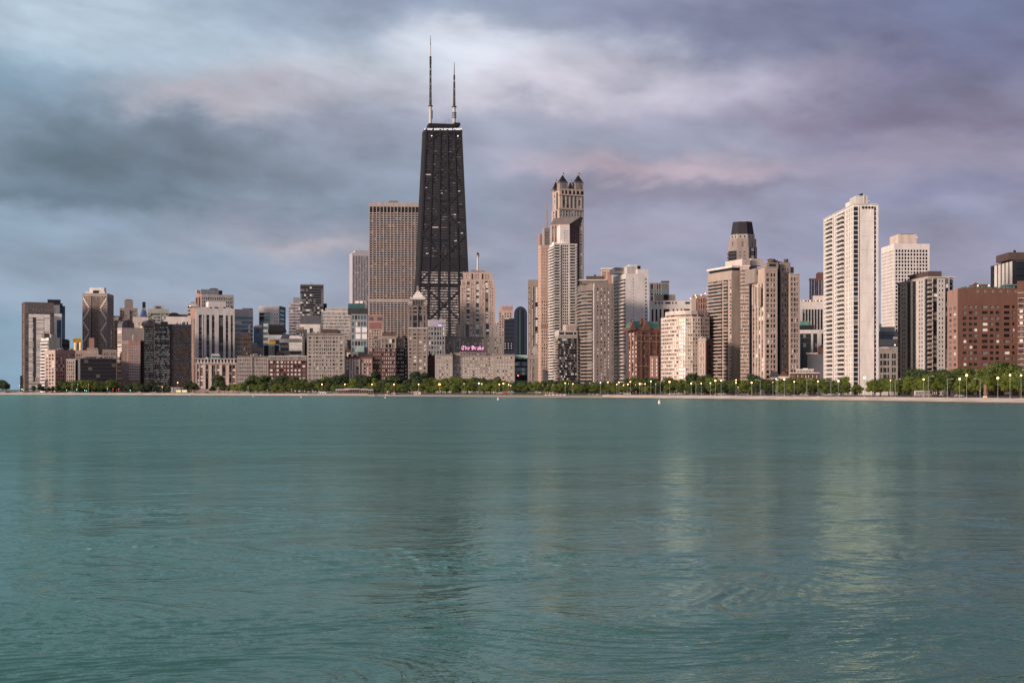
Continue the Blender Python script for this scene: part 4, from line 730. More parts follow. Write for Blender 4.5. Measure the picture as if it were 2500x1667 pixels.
for x in (1591.5, 1602): 
    for k in range(5): b.box('oriel_window', x, x+2.6, 876+k*9, 882+k*9, 'winW', 3.2, .2)
# ---- behind 1584-1730
b = Bld('office_tower', 'green-grey striped slab tower right of the white blank-walled tower', 1585, 1634, 1500, 690, fac('w.4 d1 w.4 d.5 w.3 d.5 w.3 d.5 w.4 k2.4', 18, 'stonedk', fh=.9, mix='sp', par=1, dark='greydk'), D=24); b.box('penthouse', 1614, 1634, 686, 691, 'charcoal', -2, 10); b.box('mast', 1633, 1633.8, 681, 690, 'grey', -2, .5); b.box('green_glass_band', 1590, 1634, 711, 716, 'winT', .3, .3)
b = Bld('office_building', 'long off-white building with tall narrow black openings and rooftop block', 1585, 1688, 1420, 734, fac('w1.2 '+'k.9 w1.1 '*3+'k3 w1.6 '+'k.8 w1.2 '*2+'k.8 w.8 k3 w.5', 1, 'offwhite', par=8, dark='black'), D=30)
b.sub(1597, 1649, 719.5, 735, PLAIN('tan'), d=-6, D=16); b.box('black_panel', 1620, 1632, 719, 732, 'black', -5.7, .5)
for x0, x1 in ((1599, 1603), (1607, 1611), (1615, 1618), (1624, 1637), (1641, 1644), (1649, 1652), (1673, 1684)): b.box('attic_opening', x0, x1, 737, 742, 'black', .1, .3)
b = Bld('apartment_tower', 'stepped pinkish tower with tiny lights along its crown left of the white-topped balcony tower', 1690, 1729, 1600, 720, fac('w.3 '+'p.5 o.7 '*6+'w.3', 16, 'brickpink', .7, .6, 'md', par=3), D=26)
b.box('setback', 1685, 1700, 728, 760, 'pinktan', 1, 12)
for x, y in ((1686, 729), (1700, 726), (1698, 721), (1712, 720), (1722, 717)): b.tube('crown_light', x, y+1, y-1, .5, .4, 'lamp_small', 1)
# ---- curved white building
b = Bld('apartment_building', 'broad white curved building with rows of windows catching golden light', 1614, 1732, 1080, 773, None, D=24, block=False)
xs = [1613.5, 1626, 1640, 1656, 1673, 1691, 1710, 1732]; ys = [1102, 1091, 1083, 1078, 1075.5, 1075, 1077, 1082]
pts = [(ray(x)*y, y) for x, y in zip(xs, ys)]+[(ray(1730)*1105, 1105), (ray(1616)*1125, 1125)]
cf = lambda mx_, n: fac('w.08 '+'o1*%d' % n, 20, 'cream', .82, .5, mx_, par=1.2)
b.pyl(pts, G0, b.z1, [cf('md', 3), cf('md', 3), cf('gm', 3), cf('gd', 3), cf('gd', 3), cf('gm', 3), cf('md', 4)])  # middle bays get gold-tinted panes, their sun glow put into the colour
pts2 = [(p[0]+(ray(1680)*1095-p[0])*.2, p[1]+6) for p in pts]; b.pyl(pts2, b.z1-.6, b.z1+4.6, [fac('w.1 r1', 1, 'cream', fh=.5, mix='lt', par=2.2) for _ in range(7)])
mb = MB(); 
b = Bld('apartment_building', 'small pink stone block with stacked window bay before the curved white building', 1705, 1724, 1040, 826, fac('w.8 o.5 o.7 w.2 o.4 w.7', 8, 'pinktan', .7, .6, 'wh', par=3), D=16, yaw=-16, side=fac('o1', 8, 'brickor', .5, .6, 'dk', par=3)); b.box('cornice', 1704, 1725, 829, 831, 'pinktan', .8, 2); b.roofstuff(1706, 1724, 826, 4, 'copper', 6)
# ---- balcony tower 1728-1842
b = Bld('apartment_tower', 'tan balcony tower with white overhanging roof slab and a blank right-hand wall', 1787, 1807, 1060, 660, fac('k.3 w5', 30, 'tan', par=2), fac('b1.2 b1 b1.3 w.2 b1.1 w.3 o.5', 33, 'tan', .7, .5, 'md', par=6, rail='tan'), pxl=1728, yaw=28)
b.frus('roof_slab', (1786.5, 1807, 653), (1786.5, 1807, 648), 'white', .8, b.D+1.5, b.D+1.5); b.box('roof_recess', 1787.5, 1806.5, 652.8, 660, 'black', -1, b.D-2)
b.box('penthouse', 1812, 1831, 632, 650, 'cream', -6, 26); b.box('penthouse', 1834, 1863, 631, 648, 'cream', -8, 10)
b = Bld('apartment_tower', 'tan tower faced with a fine even grid joined to the right of the balcony tower', 1807.5, 1831, 1045, 650, fac('o1*7 w.2', 34, 'pinktan', .72, .62, 'mm', par=2), D=24, yaw=-8, side=fac('k1', 1, 'brown', par=1, dark='black')); b.box('cornice', 1807, 1831.5, 648, 651, 'cream', .5, 3); b.box('balcony_void', 1832, 1841, 652, 672, 'black', -8, 8)
b = Bld('apartment_tower', 'octagonal stone tower with dark tapering mansard cap', 1783, 1842, 1500, 580, None, D=34, block=False)
c0 = ((b.fr.p(b.L/2, -14, 0))[0], (b.fr.p(b.L/2, -14, 0))[1])
def octa(cx_, cy_, r, rot=0): return [(cx_+r*math.cos(R(a+rot)), cy_+r*math.sin(R(a+rot))) for a in (-157.5, -112.5, -67.5, -22.5, 22.5, 67.5, 112.5, 157.5)]
rot = -8; rr = 72/F*1500/2/math.cos(R(22.5))*.98
ff = fac('w.5 o.8 w.2 o.8 w.5', 40, 'taupe', .6, .5, 'lt', par=4)
o1 = [octa(*c0, rr, rot)[i] for i in range(8)]
b.pyl(o1, G0, zz(602, 1500), [fac('b1', 40, 'taupe', rail='charcoal', par=4), ff, fac('w.7 k.5 g1.4 k.5 w.7', 40, 'taupe', mix='lt', par=1, dark='black'), ff]); b.pyl(octa(*c0, rr*.95, rot), zz(602, 1500), zz(582, 1500), [fac('w.5 o.5 w.5', 3, 'taupe', .5, .5, 'dk', par=3)]*4); b.pyl(octa(*c0, rr*.84, rot), zz(582, 1500), zz(571, 1500), [fac('w.3 o.5 w.3 o.5 w.3', 1, 'stone', .5, .5, 'dk', par=.5)]*4)
mb = MB(); P = [b.loc((*p, zz(572, 1500))) for p in octa(*c0, rr*.80, rot)]+[b.loc((*p, zz(539.5, 1500))) for p in octa(*c0, rr*.66, rot)]
mb.poly(P, [(i, (i+1) % 8, 8+(i+1) % 8, 8+i) for i in range(8)]+[tuple(range(8, 16))], 'steel'); mb.build('mansard_cap', b.root); mb = MB(); mb.tube(b.loc((c0[0]-6, c0[1], zz(537, 1500))), b.loc((c0[0]+6, c0[1], zz(536, 1500))), .5, .4, 'offwhite', 6); mb.tube(b.loc((c0[0]+6, c0[1], zz(536, 1500))), b.loc((c0[0]+8, c0[1], zz(532, 1500))), .3, .2, 'offwhite', 6); mb.build('window_washing_crane', b.root)
BLOCKS.append((1778, 1847, 582, 1510, b))
# ---- ornate tan tower
b = Bld('apartment_tower', 'tan stone tower with fluted sunlit flank, ragged crown and rooftop tanks', 1868, 1898, 985, 654, fac('w.2 o1.2 w.1 o.8 o.8 w.2', 24, 'tan', .7, .62, 'md', par=3, sp='tan'), fac('w.2 d1 w.25 p.3 d1 p.3 d1 p.3 d1 p.3 w.2', 24, 'pinktan', fh=.75, mix='md', par=10, sp='brickpink', pier='cream'), pxl=1836, yaw=20)
b.sub(1898, 1906, 662, None, fac('k1', 1, 'brown', par=1, dark='black'), d=-8, D=20); b.sub(1905.5, 1930, 641, None, fac('w.3 o.8 o.8 o.8 w.1', 25, 'taupe', .5, .5, 'lt', par=3), d=-6, D=22); b.sub(1929, 1952, 668, None, fac('w.2 o1 o1 o.6 w.2', 23, 'tan', .75, .7, 'mm', par=2, sp='pinktan'), d=-2, D=20)
b.box('crown_block', 1872, 1900, 641, 655, 'taupe', -3, 12); b.box('crown_opening', 1878, 1894, 644, 650, 'black', -2.8, .5); b.box('crown_block', 1928, 1938, 652, 670, 'greybrown', -8, 10); b.box('crown_block', 1843, 1866, 655, 690, 'taupe', -14, 20)
for x in (1847, 1852, 1857): b.box('attic_window', x, x+2.4, 660, 672, 'winM', -13.6, .4)
b.box('balustrade', 1929, 1951, 667, 669, 'offwhite', -1.4, 2); b.tube('water_tank', 1884, 641, 633, 2.6, 2.6, 'brown', -8, 12); b.tube('water_tank', 1919, 642, 633, 1.6, 1.6, 'brown', -10, 10); b.frus('tank_roof', (1876, 1892, 633.5), (1883, 1885, 630.5), 'brown', -6, 5); b.roofstuff(1895, 1915, 641, 5, 'stonedk', 6, -8)
for x in (1838, 1846, 1855): b.box('fluted_bay', x, x+3, 700, 745, 'pinktan', -4, 2)
b.box('string_course', 1868, 1898, 740, 741, 'cream', .2, .5)
for y in range(660, 900, 24): b.box('string_course', 1868.3, 1898, y, y+.8, 'pinktan', .15, .4); b.box('string_course', 1929.3, 1952, y+14, y+14.8, 'cream', -1.85, .4)
# ---- 1952-2010
b = Bld('construction_tower', 'unfinished tower wrapped in blue mesh with rusty red frames', 1976, 2014, 1550, 680, fac('p.3 d1 p.3 d1 p.2 d1 p.3 d1 p.3', 14, 'bluemesh', fh=.5, mix='bl', par=1.5, pier='rust', sp='bluemesh'), D=20)
b.box('formwork', 1992, 2014, 668, 681, 'rust', -2, 12); b.box('formwork', 1975, 2014, 680, 684, 'rust', .6, 12); b.frus('formwork', (1993, 2014, 668), (1997, 2014, 665), 'brickor', -3, 10)
for x in (1980, 1988, 1998, 2006): b.box('steel_column', x, x+1.6, 684, 732, 'grey', .9, .5)
b = Bld('office_tower', 'office block with white piers, black window strips and a row of roof lights', 1953, 2012, 1400, 732, fac('w1.2 '+'g1 p.35 '*7, 22, 'offwhite', mix='sp', par=9, dark='charcoal'), D=26); b.box('penthouse', 1984, 2012, 722, 733, 'cream', -3, 14)
for x in (1960, 1977, 1990, 2000): b.box('crown_light', x, x+1.2, 733.5, 735, 'lamp_small', .2, .2)
for i in range(7): b.box('attic_opening', 1957+i*7.6, 1961.5+i*7.6, 733, 736.5, 'brown', .08, .2)
b = Bld('office_building', 'dark glass mid-rise with white rim and thin mullions, beside the ornate tan tower', 1953, 2012, 1180, 805, fac('g1 g1 g1 g.6 w.7 g.6 g.7 w1 w.4 g.6', 13, 'offwhite', mix='sp', par=3, dark='charcoal'), D=24)
b.frus('green_roof', (1952, 1977, 795), (1953, 1972, 784), 'copper', -6, 14); b.box('roof_recess', 1952, 1988, 794, 804, 'black', -5, 14)
b = Bld('office_building', 'windowless dark grey brick block with chimney below the dark glass mid-rise', 1971, 2012, 1080, 864, fac('w1', 1, 'greydk', par=1), D=20); b.box('parapet', 1968, 1997, 861, 864, 'offwhite', .4, 3); b.box('chimney', 1977, 1982, 853, 864, 'greydk', -3, 4); b.box('wing', 1996, 2012, 847, 900, 'brickdk', -2, 14); b.roofstuff(1995, 2010, 848, 3, 'black', 6)
b = Bld('mansion', 'low red brick mansion with white window frames and white roof balustrade', 1929, 2001, 960, 911, fac('w.3 o.7 o.7 w.5 o1 w.5 o1 w.5 o1 o1 w.5 o1 w.5 o1 w.3', 4, 'brickdk', .45, .6, 'ww', par=.5), D=20)
b.box('cornice', 1928, 2001.5, 909, 911.5, 'offwhite', .8, 3); 
for k in range(12): b.box('baluster', 1943.5+k*3.7, 1945+k*3.7, 902.5, 908.5, 'white', -1, .6)
b.box('balustrade_rail', 1942.5, 1987, 901, 903, 'white', -.8, 1); b.box('attic', 1942, 1988, 904, 909, 'brickdk', -2.5, 10); b.box('pediment', 1960, 1973, 899, 903, 'white', -.6, 1)
b = Bld('house', 'small dark gabled house with cream front at the foot of the ornate tan tower', 1900, 1926, 965, 918, fac('w.3 o1 w.5 o1 w.3', 2, 'cream', .5, .5, 'dk', par=1), D=16); b.frus('gable_roof', (1876, 1904, 922), (1884, 1898, 907), 'charcoal', -2, 12); b.frus('gable_roof', (1900, 1926, 918), (1912, 1914, 906), 'brickdk', .5, 14, 14); b.box('chimney', 1918, 1923, 900, 912, 'brickdk', -4, 3); b.box('wall', 1880, 1902, 921, 945, 'tan', -2, 10)
# ---- white tower with round openings
b = Bld('apartment_tower', 'tallest white tower on the right with balconies and four round holes near its top', 2084.5, 2144.5, 850, 498, fac('g11 p1 w38 g5.5 w2.5', 40, 'white', mix='sp', par=1.5, dark='offwhite', fw=.9), fac('w.2 o.45 w.15 b2.3 w.1 k.35 w.35 o.5 w.15 b2.3 k.5 p.25 o.55 p.25 o.5 p.25 o.5 p.25', 40, 'white', .9, .7, 'dk', par=1.5, rail='white', dark='tan', proud=.3), pxl=2010.5, yaw=14)
b.frus('roof_slab', (2084, 2145, 499), (2084, 2145, 497), 'offwhite', .5, b.D+1, b.D+1)
b.box('penthouse', 2089, 2118, 478, 497.5, 'offwhite', -4, 14); b.box('penthouse', 2100, 2124, 491, 497, 'white', -22, 22); b.box('penthouse', 2084, 2108, 487, 498, 'white', -30, 20); b.box('cooling_unit', 2102, 2107, 472.5, 478.5, 'black', -8, 4); b.box('duct', 2108.5, 2111, 474, 497, 'offwhite', -3.6, .8)
for i in range(4):
    x = 2107.2+i*7.5; mb = MB(); c = b.loc(b.fr.p(b.U(x), .08, b.Z(507, x))); n3 = Vector((b.fr.n[0], b.fr.n[1], 0)); mb.tube(Vector(c)-n3*.5, Vector(c), .78, .78, 'black', 16); mb.build('round_opening', b.root)
for y in range(540, 910, 35): b.box('panel_joint', 2098.5, 2136, y, y+.35, 'concrete', .05, .1)
# ---- gridded white office tower
b = Bld('office_tower', 'white office tower with even grid of small dark windows behind the tower on the right', 2183, 2269.5, 1350, 595, fac('w.3 '+'o1 '*11+'w.3', 40, 'white', .72, .68, 'dk', par=5), fac('w.3 '+'o1 '*10+'w.3', 40, 'white', .6, .62, 'dk', par=5), pxl=2151, yaw=17)
b.box('penthouse', 2193, 2238, 572, 596, 'cream', -5, 26); b.box('roof_rail', 2200, 2230, 570.8, 572, 'brown', -6, 10); b.tube('dish', 2239, 582, 578, 1.2, 1.2, 'white', -6)
b = Bld('apartment_tower', 'grey tower with dark vertical strips and small balconies, left of the red brick blocks', 2265, 2318, 845, 676, fac('b2 w.3 g1.8 w.4 o1.3 o1.3 w.4 g1.4', 25, 'offwhite', .55, .4, 'md', par=1, rail='tan'), fac('g1.1 w.4 o.8 o.8 w.3 g1.6 p.2 g1.6 p.2 w.3 o.8 o.8 w.4 g1', 25, 'offwhite', .6, .6, 'sp', par=1, dark='charcoal', rail='tan'), pxl=2190, yaw=21)
b.box('end_balconies', 2318, 2326, 682, 900, 'greydk', -6, 6); b.frus('roof_slab', (2264, 2333, 677.5), (2264, 2333, 675), 'offwhite', .8, b.D+1.5, b.D+1.5)
for k in range(24): b.box('balcony', 2318, 2331, 686+k*11, 688.5+k*11, 'offwhite', -2, 8)
b.box('penthouse', 2266, 2299, 662, 676, 'brown', -6, 30)
b = Bld('office_building', 'low classical stone building with arched attic between the two pale towers', 2145.5, 2194, 1000, 846, fac('w.4 o1 o1.6 o.8 w.8 o.8 o.8 w.6', 6, 'stonedk', .75, .7, 'dk', par=4), D=24)
b.frus('blue_roof', (2145, 2194, 846), (2147, 2192, 842), 'navy', .5, 22); b.frus('arched_gable', (2146, 2174, 852), (2153, 2168, 846), 'stone', .9, 3); b.box('mansard', 2145, 2194, 828, 844, 'charcoal', -6, 16); b.tube('lamp', 2185, 843, 841, .4, .4, 'lamp_small', 1)
b = Bld('office_building', 'grey building with glazed penthouse glimpsed above the low classical stone building', 2145.5, 2192, 1150, 809, fac('w.6 r1*3 w.6', 6, 'greydk', fh=.6, mix='bl', par=1), D=20); b.box('penthouse', 2147, 2185, 798, 810, 'grey', -3, 12); b.box('penthouse', 2146, 2152, 790, 800, 'offwhite', -5, 6); b.box('roof_unit', 2180, 2192, 822, 830, 'white', 1, 4)
# ---- red brick blocks
b = Bld('apartment_building', 'big reddish-brown brick block with framed windows, broadest building on the right', 2338.5, 2484, 800, 704, fac('w1.1 o1.2 w.3 o1.2 o1.2 w.8 o1.9 w.2 o1.2 w.2 o1.2 w.8 o1.9 w.3 o.8 w.3', 16, 'brickor', .76, .5, 'md', par=8.5), fac('w.3 o1.3 w.1 o1.3 w.3', 16, 'brickpink', .7, .5, 'mm', par=9), pxl=2312.5, yaw=14)
for i in range(6): x = 2385+i*18.6; b.box('attic_window', x, x+5, 709, 714, 'tan', .12, .2); b.box('attic_opening', x+1.2, x+3.8, 710, 713, 'black', .2, .1)
b.box('penthouse', 2377, 2415, 694, 705, 'brickor', -6, 10); b.frus('cupola', (2380, 2390, 694), (2384, 2386, 689), 'brickor', -7, 6)
for x in (2386, 2413): b.box('roof_light', x, x+2.4, 696, 699, 'lamp_small', -5.8, .2)
b.box('railing', 2338, 2378, 699.5, 700.2, 'grey', -2, .2)
for k in range(22): b.tube('roof_plant', 2350+k*6+b.rnd.uniform(-2, 2), 704, 704-b.rnd.uniform(2, 5), .5, .9, 'copper', -3, 6)
b = Bld('apartment_building', 'red brick block with pale lintels cut by the right edge of the view', 2483, 2575, 760, 685, fac('w.5 o1.2 w.5 o1.2 w.5 o1.2 w.5 o1.2 w.5 o1.2 w.5 o1.2', 17, 'brickor', .9, .5, 'lt', par=8), D=24)
for k in range(17): b.box('lintel', 2485, 2570, 714+k*13.5, 715.2+k*13.5, 'offwhite', .15, .3)
b = Bld('office_tower', 'black tower with bold white vertical slabs and black rooftop block at the upper right', 2482, 2540, 1000, 633, fac('g1 g1 k.6 g1 g1', 20, 'charcoal', mix='sp', par=2, dark='black'), fac('k.9 d.6 '+'p.8 k.5 '*5+'k.9', 20, 'charcoal', fh=.6, mix='dk', par=.5, pier='white', proud=.15, dark='black'), pxl=2418, yaw=18)
b.box('penthouse', 2463, 2540, 616, 634, 'brown', -8, 28); b.tube('tank', 2477, 616, 611, .9, .9, 'black', -12); b.box('ledge', 2455, 2484, 694, 697, 'offwhite', 3, 12)
# small far-left leftovers
b = Bld('apartment_building', 'tiny dark block at the foot of the tall brown tower, leftmost building', 49, 56, 1700, 917, fac('w.3 o1*2 w.3', 6, 'charcoal', .5, .5, 'md', par=1), D=14)
b = Bld('parking_garage', 'small white-banded garage at the foot of the white slab tower', 70, 98, 1640, 932, fac('r1', 4, 'offwhite', fh=.45, mix='mm', par=.8), D=16); b.box('stair_tower', 86, 96, 921, 934, 'tan', -3, 6)
BN = [(x.root['label'], x) for x in ALL]
finish_buildings()

# ================================================================ SETTING
SH = [(-900, 964), (0, 963.7), (300, 964.6), (600, 965.8), (900, 967), (1200, 968.9), (1450, 970.9), (1700, 973.8), (1950, 977), (2200, 980.3), (2500, 985), (2900, 992), (3600, 1005)]
def shoreY(px):
    for (a, ya), (c, yc) in zip(SH, SH[1:]):
        if a <= px <= c: y = ya+(yc-ya)*(px-a)/(c-a); return CH*F/(y-HZ)
    return CH*F/(SH[0][1]-HZ if px < a else SH[-1][1]-HZ)
def strip(name, px0, px1, prof, m, step=25):      # prof: (metres behind the water's edge, height)
    mb = MB(); xs = [px0+(px1-px0)*i/max(1, round((px1-px0)/step)) for i in range(max(1, round((px1-px0)/step))+1)]; n = len(prof); P = []
    for x in xs:
        Y = shoreY(x)
        for o, z in prof:
            q = math.hypot(ray(x), 1); P.append((ray(x)*(Y+o/q), Y+o/q, z))
    fs = [(i*n+j, (i+1)*n+j, (i+1)*n+j+1, i*n+j+1) for i in range(len(xs)-1) for j in range(n-1)]
    mb.poly(P, fs, m); o = mb.build(name); o['kind'] = 'structure'
    for p in o.data.polygons: p.use_smooth = False
    return o
G1 = G0-.35
strip('seawall', -900, 898, [(0, -1.5), (0, .35), (3, .45)], 'seawall_wet'); strip('seawall', 1470, 3600, [(0, -1.5), (0, .3), (5, .4)], 'seawall_wet')
strip('promenade', -900, 898, [(3, .2), (3, .9), (12, 1.1), (12, 1.6), (20, 1.7), (20, G1), (34, G1+.02)], 'seawall')
strip('promenade', 1470, 3600, [(5, .2), (5, .62), (9, .66), (9, .95), (16, 1.0), (16, 1.35), (22, 1.4), (22, 1.75), (27, 1.8), (27, G1), (40, G1+.02)], 'seawall')
strip('beach', 895, 1475, [(-6, -.6), (0, .02), (14, .8), (40, 1.7), (62, G1+.05)], 'sand')
strip('park_lawn', -900, 3600, [(30, -1), (34, G1-.02), (48, G1+.1), (78, G1+.1), (78, -1)], 'lawn')
strip('lakeshore_road', -900, 3600, [(77, -1), (78, G0-.02), (104, G0-.02), (104, -1)], 'asphalt')
strip('kerb', -900, 3600, [(103.5, -1), (103.5, G0+.1), (104.2, G0+.1), (104.2, -1)], 'concrete')
strip('park_lawn', -900, 3600, [(104.1, -1), (104.1, G0), (150, G0), (150, -1)], 'lawn')
strip('city_ground', -900, 3600, [(149, -1), (149, G0-.05), (400, G0-.04), (1200, G0-.03), (6000, G0-.02)], 'city_floor', 60)
# water
w = bpy.data.materials.new('lake_water'); w.use_nodes = True; t = w.node_tree; t.nodes.clear()
def N(ty, **k):
    n = t.nodes.new(ty)
    for a, v in k.items(): setattr(n, a, v)
    return n
tcw = N('ShaderNodeTexCoord')
def wnz(sxy, scale, detail, rough=.55, rot=0, dist=0.):
    mp = N('ShaderNodeMapping'); t.links.new(tcw.outputs['Object'], mp.inputs[0]); mp.inputs['Scale'].default_value = (*sxy, 1); mp.inputs['Rotation'].default_value = (0, 0, rot)
    n = N('ShaderNodeTexNoise'); n.inputs['Scale'].default_value = scale; n.inputs['Detail'].default_value = detail; n.inputs['Roughness'].default_value = rough; n.inputs['Distortion'].default_value = dist
    t.links.new(mp.outputs[0], n.inputs['Vector']); return n.outputs[0]
def M(op, a, b=None, c=None):
    n = N('ShaderNodeMath', operation=op)
    for i, v in enumerate((a, b, c)):
        if v is None: continue
        if hasattr(v, 'links'): t.links.new(v, n.inputs[i])
        else: n.inputs[i].default_value = v
    return n.outputs[0]
rip = wnz((.5, 1), 1.9, 4, .62, .16, .15); rip2 = wnz((.6, 1), .75, 3, .6, -.14, .2); chop = wnz((.65, 1), .34, 6, .68, -.2, .2); swell = wnz((.6, 1), .06, 3, .5, .25, .6)
sxw = N('ShaderNodeSeparateXYZ'); t.links.new(tcw.outputs['Object'], sxw.inputs[0])
openw = N('ShaderNodeMapRange', interpolation_type='SMOOTHSTEP'); t.links.new(sxw.outputs[1], openw.inputs[0]); openw.inputs[1].default_value = 25; openw.inputs[2].default_value = 200   # chop and roughness grow with distance, blurring far reflections
patch = N('ShaderNodeMapRange', interpolation_type='SMOOTHSTEP'); t.links.new(wnz((.6, 1), .055, 6, .66, .2, 0), patch.inputs[0]); patch.inputs[1].default_value = .42; patch.inputs[2].default_value = .60
hgt = M('ADD', M('MULTIPLY', M('ADD', M('MULTIPLY', M('SUBTRACT', rip, .5), .055), M('MULTIPLY', M('SUBTRACT', rip2, .5), .09)), M('MULTIPLY_ADD', patch.outputs[0], .45, .6)), M('MULTIPLY', M('SUBTRACT', chop, .5), M('MULTIPLY', openw.outputs[0], .95)))
bm = N('ShaderNodeBump'); bm.inputs['Strength'].default_value = 1.0; bm.inputs['Distance'].default_value = 1.0; t.links.new(hgt, bm.inputs['Height'])
tone = wnz((.4, 1), .02, 4, .6, .1, 0)
cm = N('ShaderNodeMix', data_type='RGBA'); t.links.new(tone, cm.inputs[0]); cm.inputs[6].default_value = (.028, .090, .068, 1); cm.inputs[7].default_value = (.046, .132, .104, 1)
df = N('ShaderNodeBsdfDiffuse'); t.links.new(cm.outputs[2], df.inputs[0]); t.links.new(bm.outputs[0], df.inputs['Normal'])
gl = N('ShaderNodeBsdfGlossy'); t.links.new(M('MULTIPLY_ADD', openw.outputs[0], .15, M('MULTIPLY_ADD', patch.outputs[0], -.05, .09)), gl.inputs['Roughness']); gl.inputs['Color'].default_value = (.575, .785, .68, 1); t.links.new(bm.outputs[0], gl.inputs['Normal'])
fs_ = N('ShaderNodeFresnel'); fs_.inputs[0].default_value = 1.33; t.links.new(bm.outputs[0], fs_.inputs['Normal'])
ms = N('ShaderNodeMixShader'); t.links.new(M('MINIMUM', M('MULTIPLY', fs_.outputs[0], 1.35), .86), ms.inputs[0]); t.links.new(df.outputs[0], ms.inputs[1]); t.links.new(gl.outputs[0], ms.inputs[2])
ou = N('ShaderNodeOutputMaterial'); t.links.new(ms.outputs[0], ou.inputs[0]); MATS['lake_water'] = w
import numpy as np
rows_ = np.concatenate([CH*F/np.arange(745, 20, -1.3), [1200, 1400, 1700, 2200, 3000]]); spac = np.gradient(rows_)
tx = np.concatenate([np.linspace(-1.6, -.42, 60), np.linspace(-.41, .41, 760), np.linspace(.42, 1.6, 60)])
YY = rows_[:, None]*np.ones_like(tx)[None]; XX = YY*tx[None]; SP = spac[:, None]*np.ones_like(XX)
rg = np.random.RandomState(4); ZZ = np.zeros_like(XX)
def lowf(l, n, seed):
    r_ = np.random.RandomState(seed); s = np.zeros_like(XX)
    for _ in range(n):
        a_ = r_.uniform(0, 6.28); k_ = 6.28/(l*r_.uniform(.6, 1.7)); s += np.sin(k_*(XX*math.cos(a_)*.6+YY*math.sin(a_))+r_.uniform(0, 6.28))
    return s/math.sqrt(n/2)
wx, wy = XX+3.5*lowf(14, 6, 1), YY+2.2*lowf(11, 6, 2)
E = 1/(1+np.exp(-2.2*(lowf(34, 7, 3)*.8+lowf(11, 7, 5)*.8)))
lam = np.geomspace(.32, 10, 80)
for l in lam:
    th = rg.normal(1.5, .42); kx, ky = 6.28/l*math.cos(th), 6.28/l*math.sin(th); s_ = (.030 if l < .9 else .014 if l < 2.2 else .006 if l < 6 else .003)*rg.uniform(.6, 1.3)
    wgt = np.clip((l/abs(math.sin(th))/SP-2.6)/2.4, 0, 1); env = (.52+.5*E) if l < 3 else .75
    ph = kx*wx+ky*wy+rg.uniform(0, 6.28); ZZ += wgt*env*s_*l/6.28*np.sin(ph+.35*np.sin(ph+.8))
nr, nc = XX.shape; co = np.stack([XX, YY, ZZ], -1).reshape(-1, 3).tolist(); idx = np.arange(nr*nc).reshape(nr, nc)
fq = np.stack([idx[:-1, :-1], idx[:-1, 1:], idx[1:, 1:], idx[1:, :-1]], -1).reshape(-1, 4)
mb = MB(); mb.v = co; mb.f = fq.tolist(); mb.mi('lake_water'); mb.m = [0]*len(mb.f); mb.poly([(-25000, -400, -.9), (25000, -400, -.9), (25000, 40000, -.9), (-25000, 40000, -.9)], [(0, 1, 2, 3)], 'lake_water')
o = mb.build('lake_water'); o['kind'] = 'structure'; o.data.polygons.foreach_set('use_smooth', [True]*len(o.data.polygons))

# ================================================================ TREES
def tree_meshes(seed, lm, h=1.0):
    rr = random.Random(seed); tr = MB()
    tr.tube((0, 0, 0), (.01, 0, .34), .028, .017, 'bark', 7); tips = []
    for i in range(6):
        a = i*1.05+rr.uniform(-.3, .3); z0 = rr.uniform(.22, .34); e = (math.cos(a)*rr.uniform(.14, .26), math.sin(a)*rr.uniform(.14, .26), rr.uniform(.5, .75)); tr.tube((.005, 0, z0), e, .013, .005, 'bark', 5); tips.append(e)
    tr.tube((.01, 0, .34), (.02, .01, .82), .016, .005, 'bark', 5)
    cr = MB(); cl = [(0, 0, .84, .15), (.02, 0, .62, .2), (.16, .05, .45, .15), (-.15, .08, .43, .15), (.03, -.18, .42, .15)]
    for i in range(22):
        a = rr.uniform(0, 6.28); el = rr.uniform(-.95, 1.2); r = rr.uniform(.6, 1.05); cl.append((math.cos(a)*math.cos(el)*.33*r, math.sin(a)*math.cos(el)*.33*r, .58+math.sin(el)*.33*r, rr.uniform(.08, .15)))
    for (x, y, z, r) in cl:
        for k in range(int(1300*r*r/.02*.22)+30):
            d = Vector((rr.gauss(0, 1), rr.gauss(0, 1), rr.gauss(0, .8))).normalized()*r*rr.uniform(.5, 1.12); c = Vector((x, y, z))+d; n = (d.normalized()+Vector((rr.uniform(-.7, .7), rr.uniform(-.7, .7), rr.uniform(-.2, .9)))).normalized()
            u = n.orthogonal().normalized(); v = n.cross(u); s = rr.uniform(.014, .03); q = rr.uniform(0, 6.28); u, v = u*math.cos(q)+v*math.sin(q), v*math.cos(q)-u*math.sin(q)
            cr.poly([c-u*s, c-v*s*.6, c+u*s, c+v*s*.6], [(0, 1, 2, 3)], lm)
    return tr.mesh('trunk'), cr.mesh('crown')
def cap(s, n=16):
    w_ = s.split()
    while len(' '.join(w_).replace('-', ' ').split()) > n: w_.pop()
    return w_
TV = [tree_meshes(i, 'leaf') for i in range(7)]; TD = [tree_meshes(20+i, 'leaf_dark') for i in range(4)]
rt = random.Random(11); trees = []
def behind(px, Y):
    best = None
    for q in BLOCKS:
        if q[0]-2 <= px <= q[1]+2 and (best is None or q[3] < best[3]): best = q
    return best[4].root['label'] if best else None
def put_tree(px, ytop, yb, kind, wide=1.0, row='front'):   # sight line, row of crown top and a depth given by yb (row of the trunk foot)
    Y = yb if yb > 200 else 0; q = shoreY(px)+Y if yb < 600 else yb
    Y = q; h = zz(ytop, Y)-G0; trees.append(dict(px=px, Y=Y, h=h, kind=kind, w=wide, row=row))
def T_(px, off, ytop, kind='L', wide=1.0, row='front'):
    Y = shoreY(px)+off; trees.append(dict(px=px, Y=Y, h=zz(ytop, Y)-G0+.1, kind=kind, w=wide, row=row))
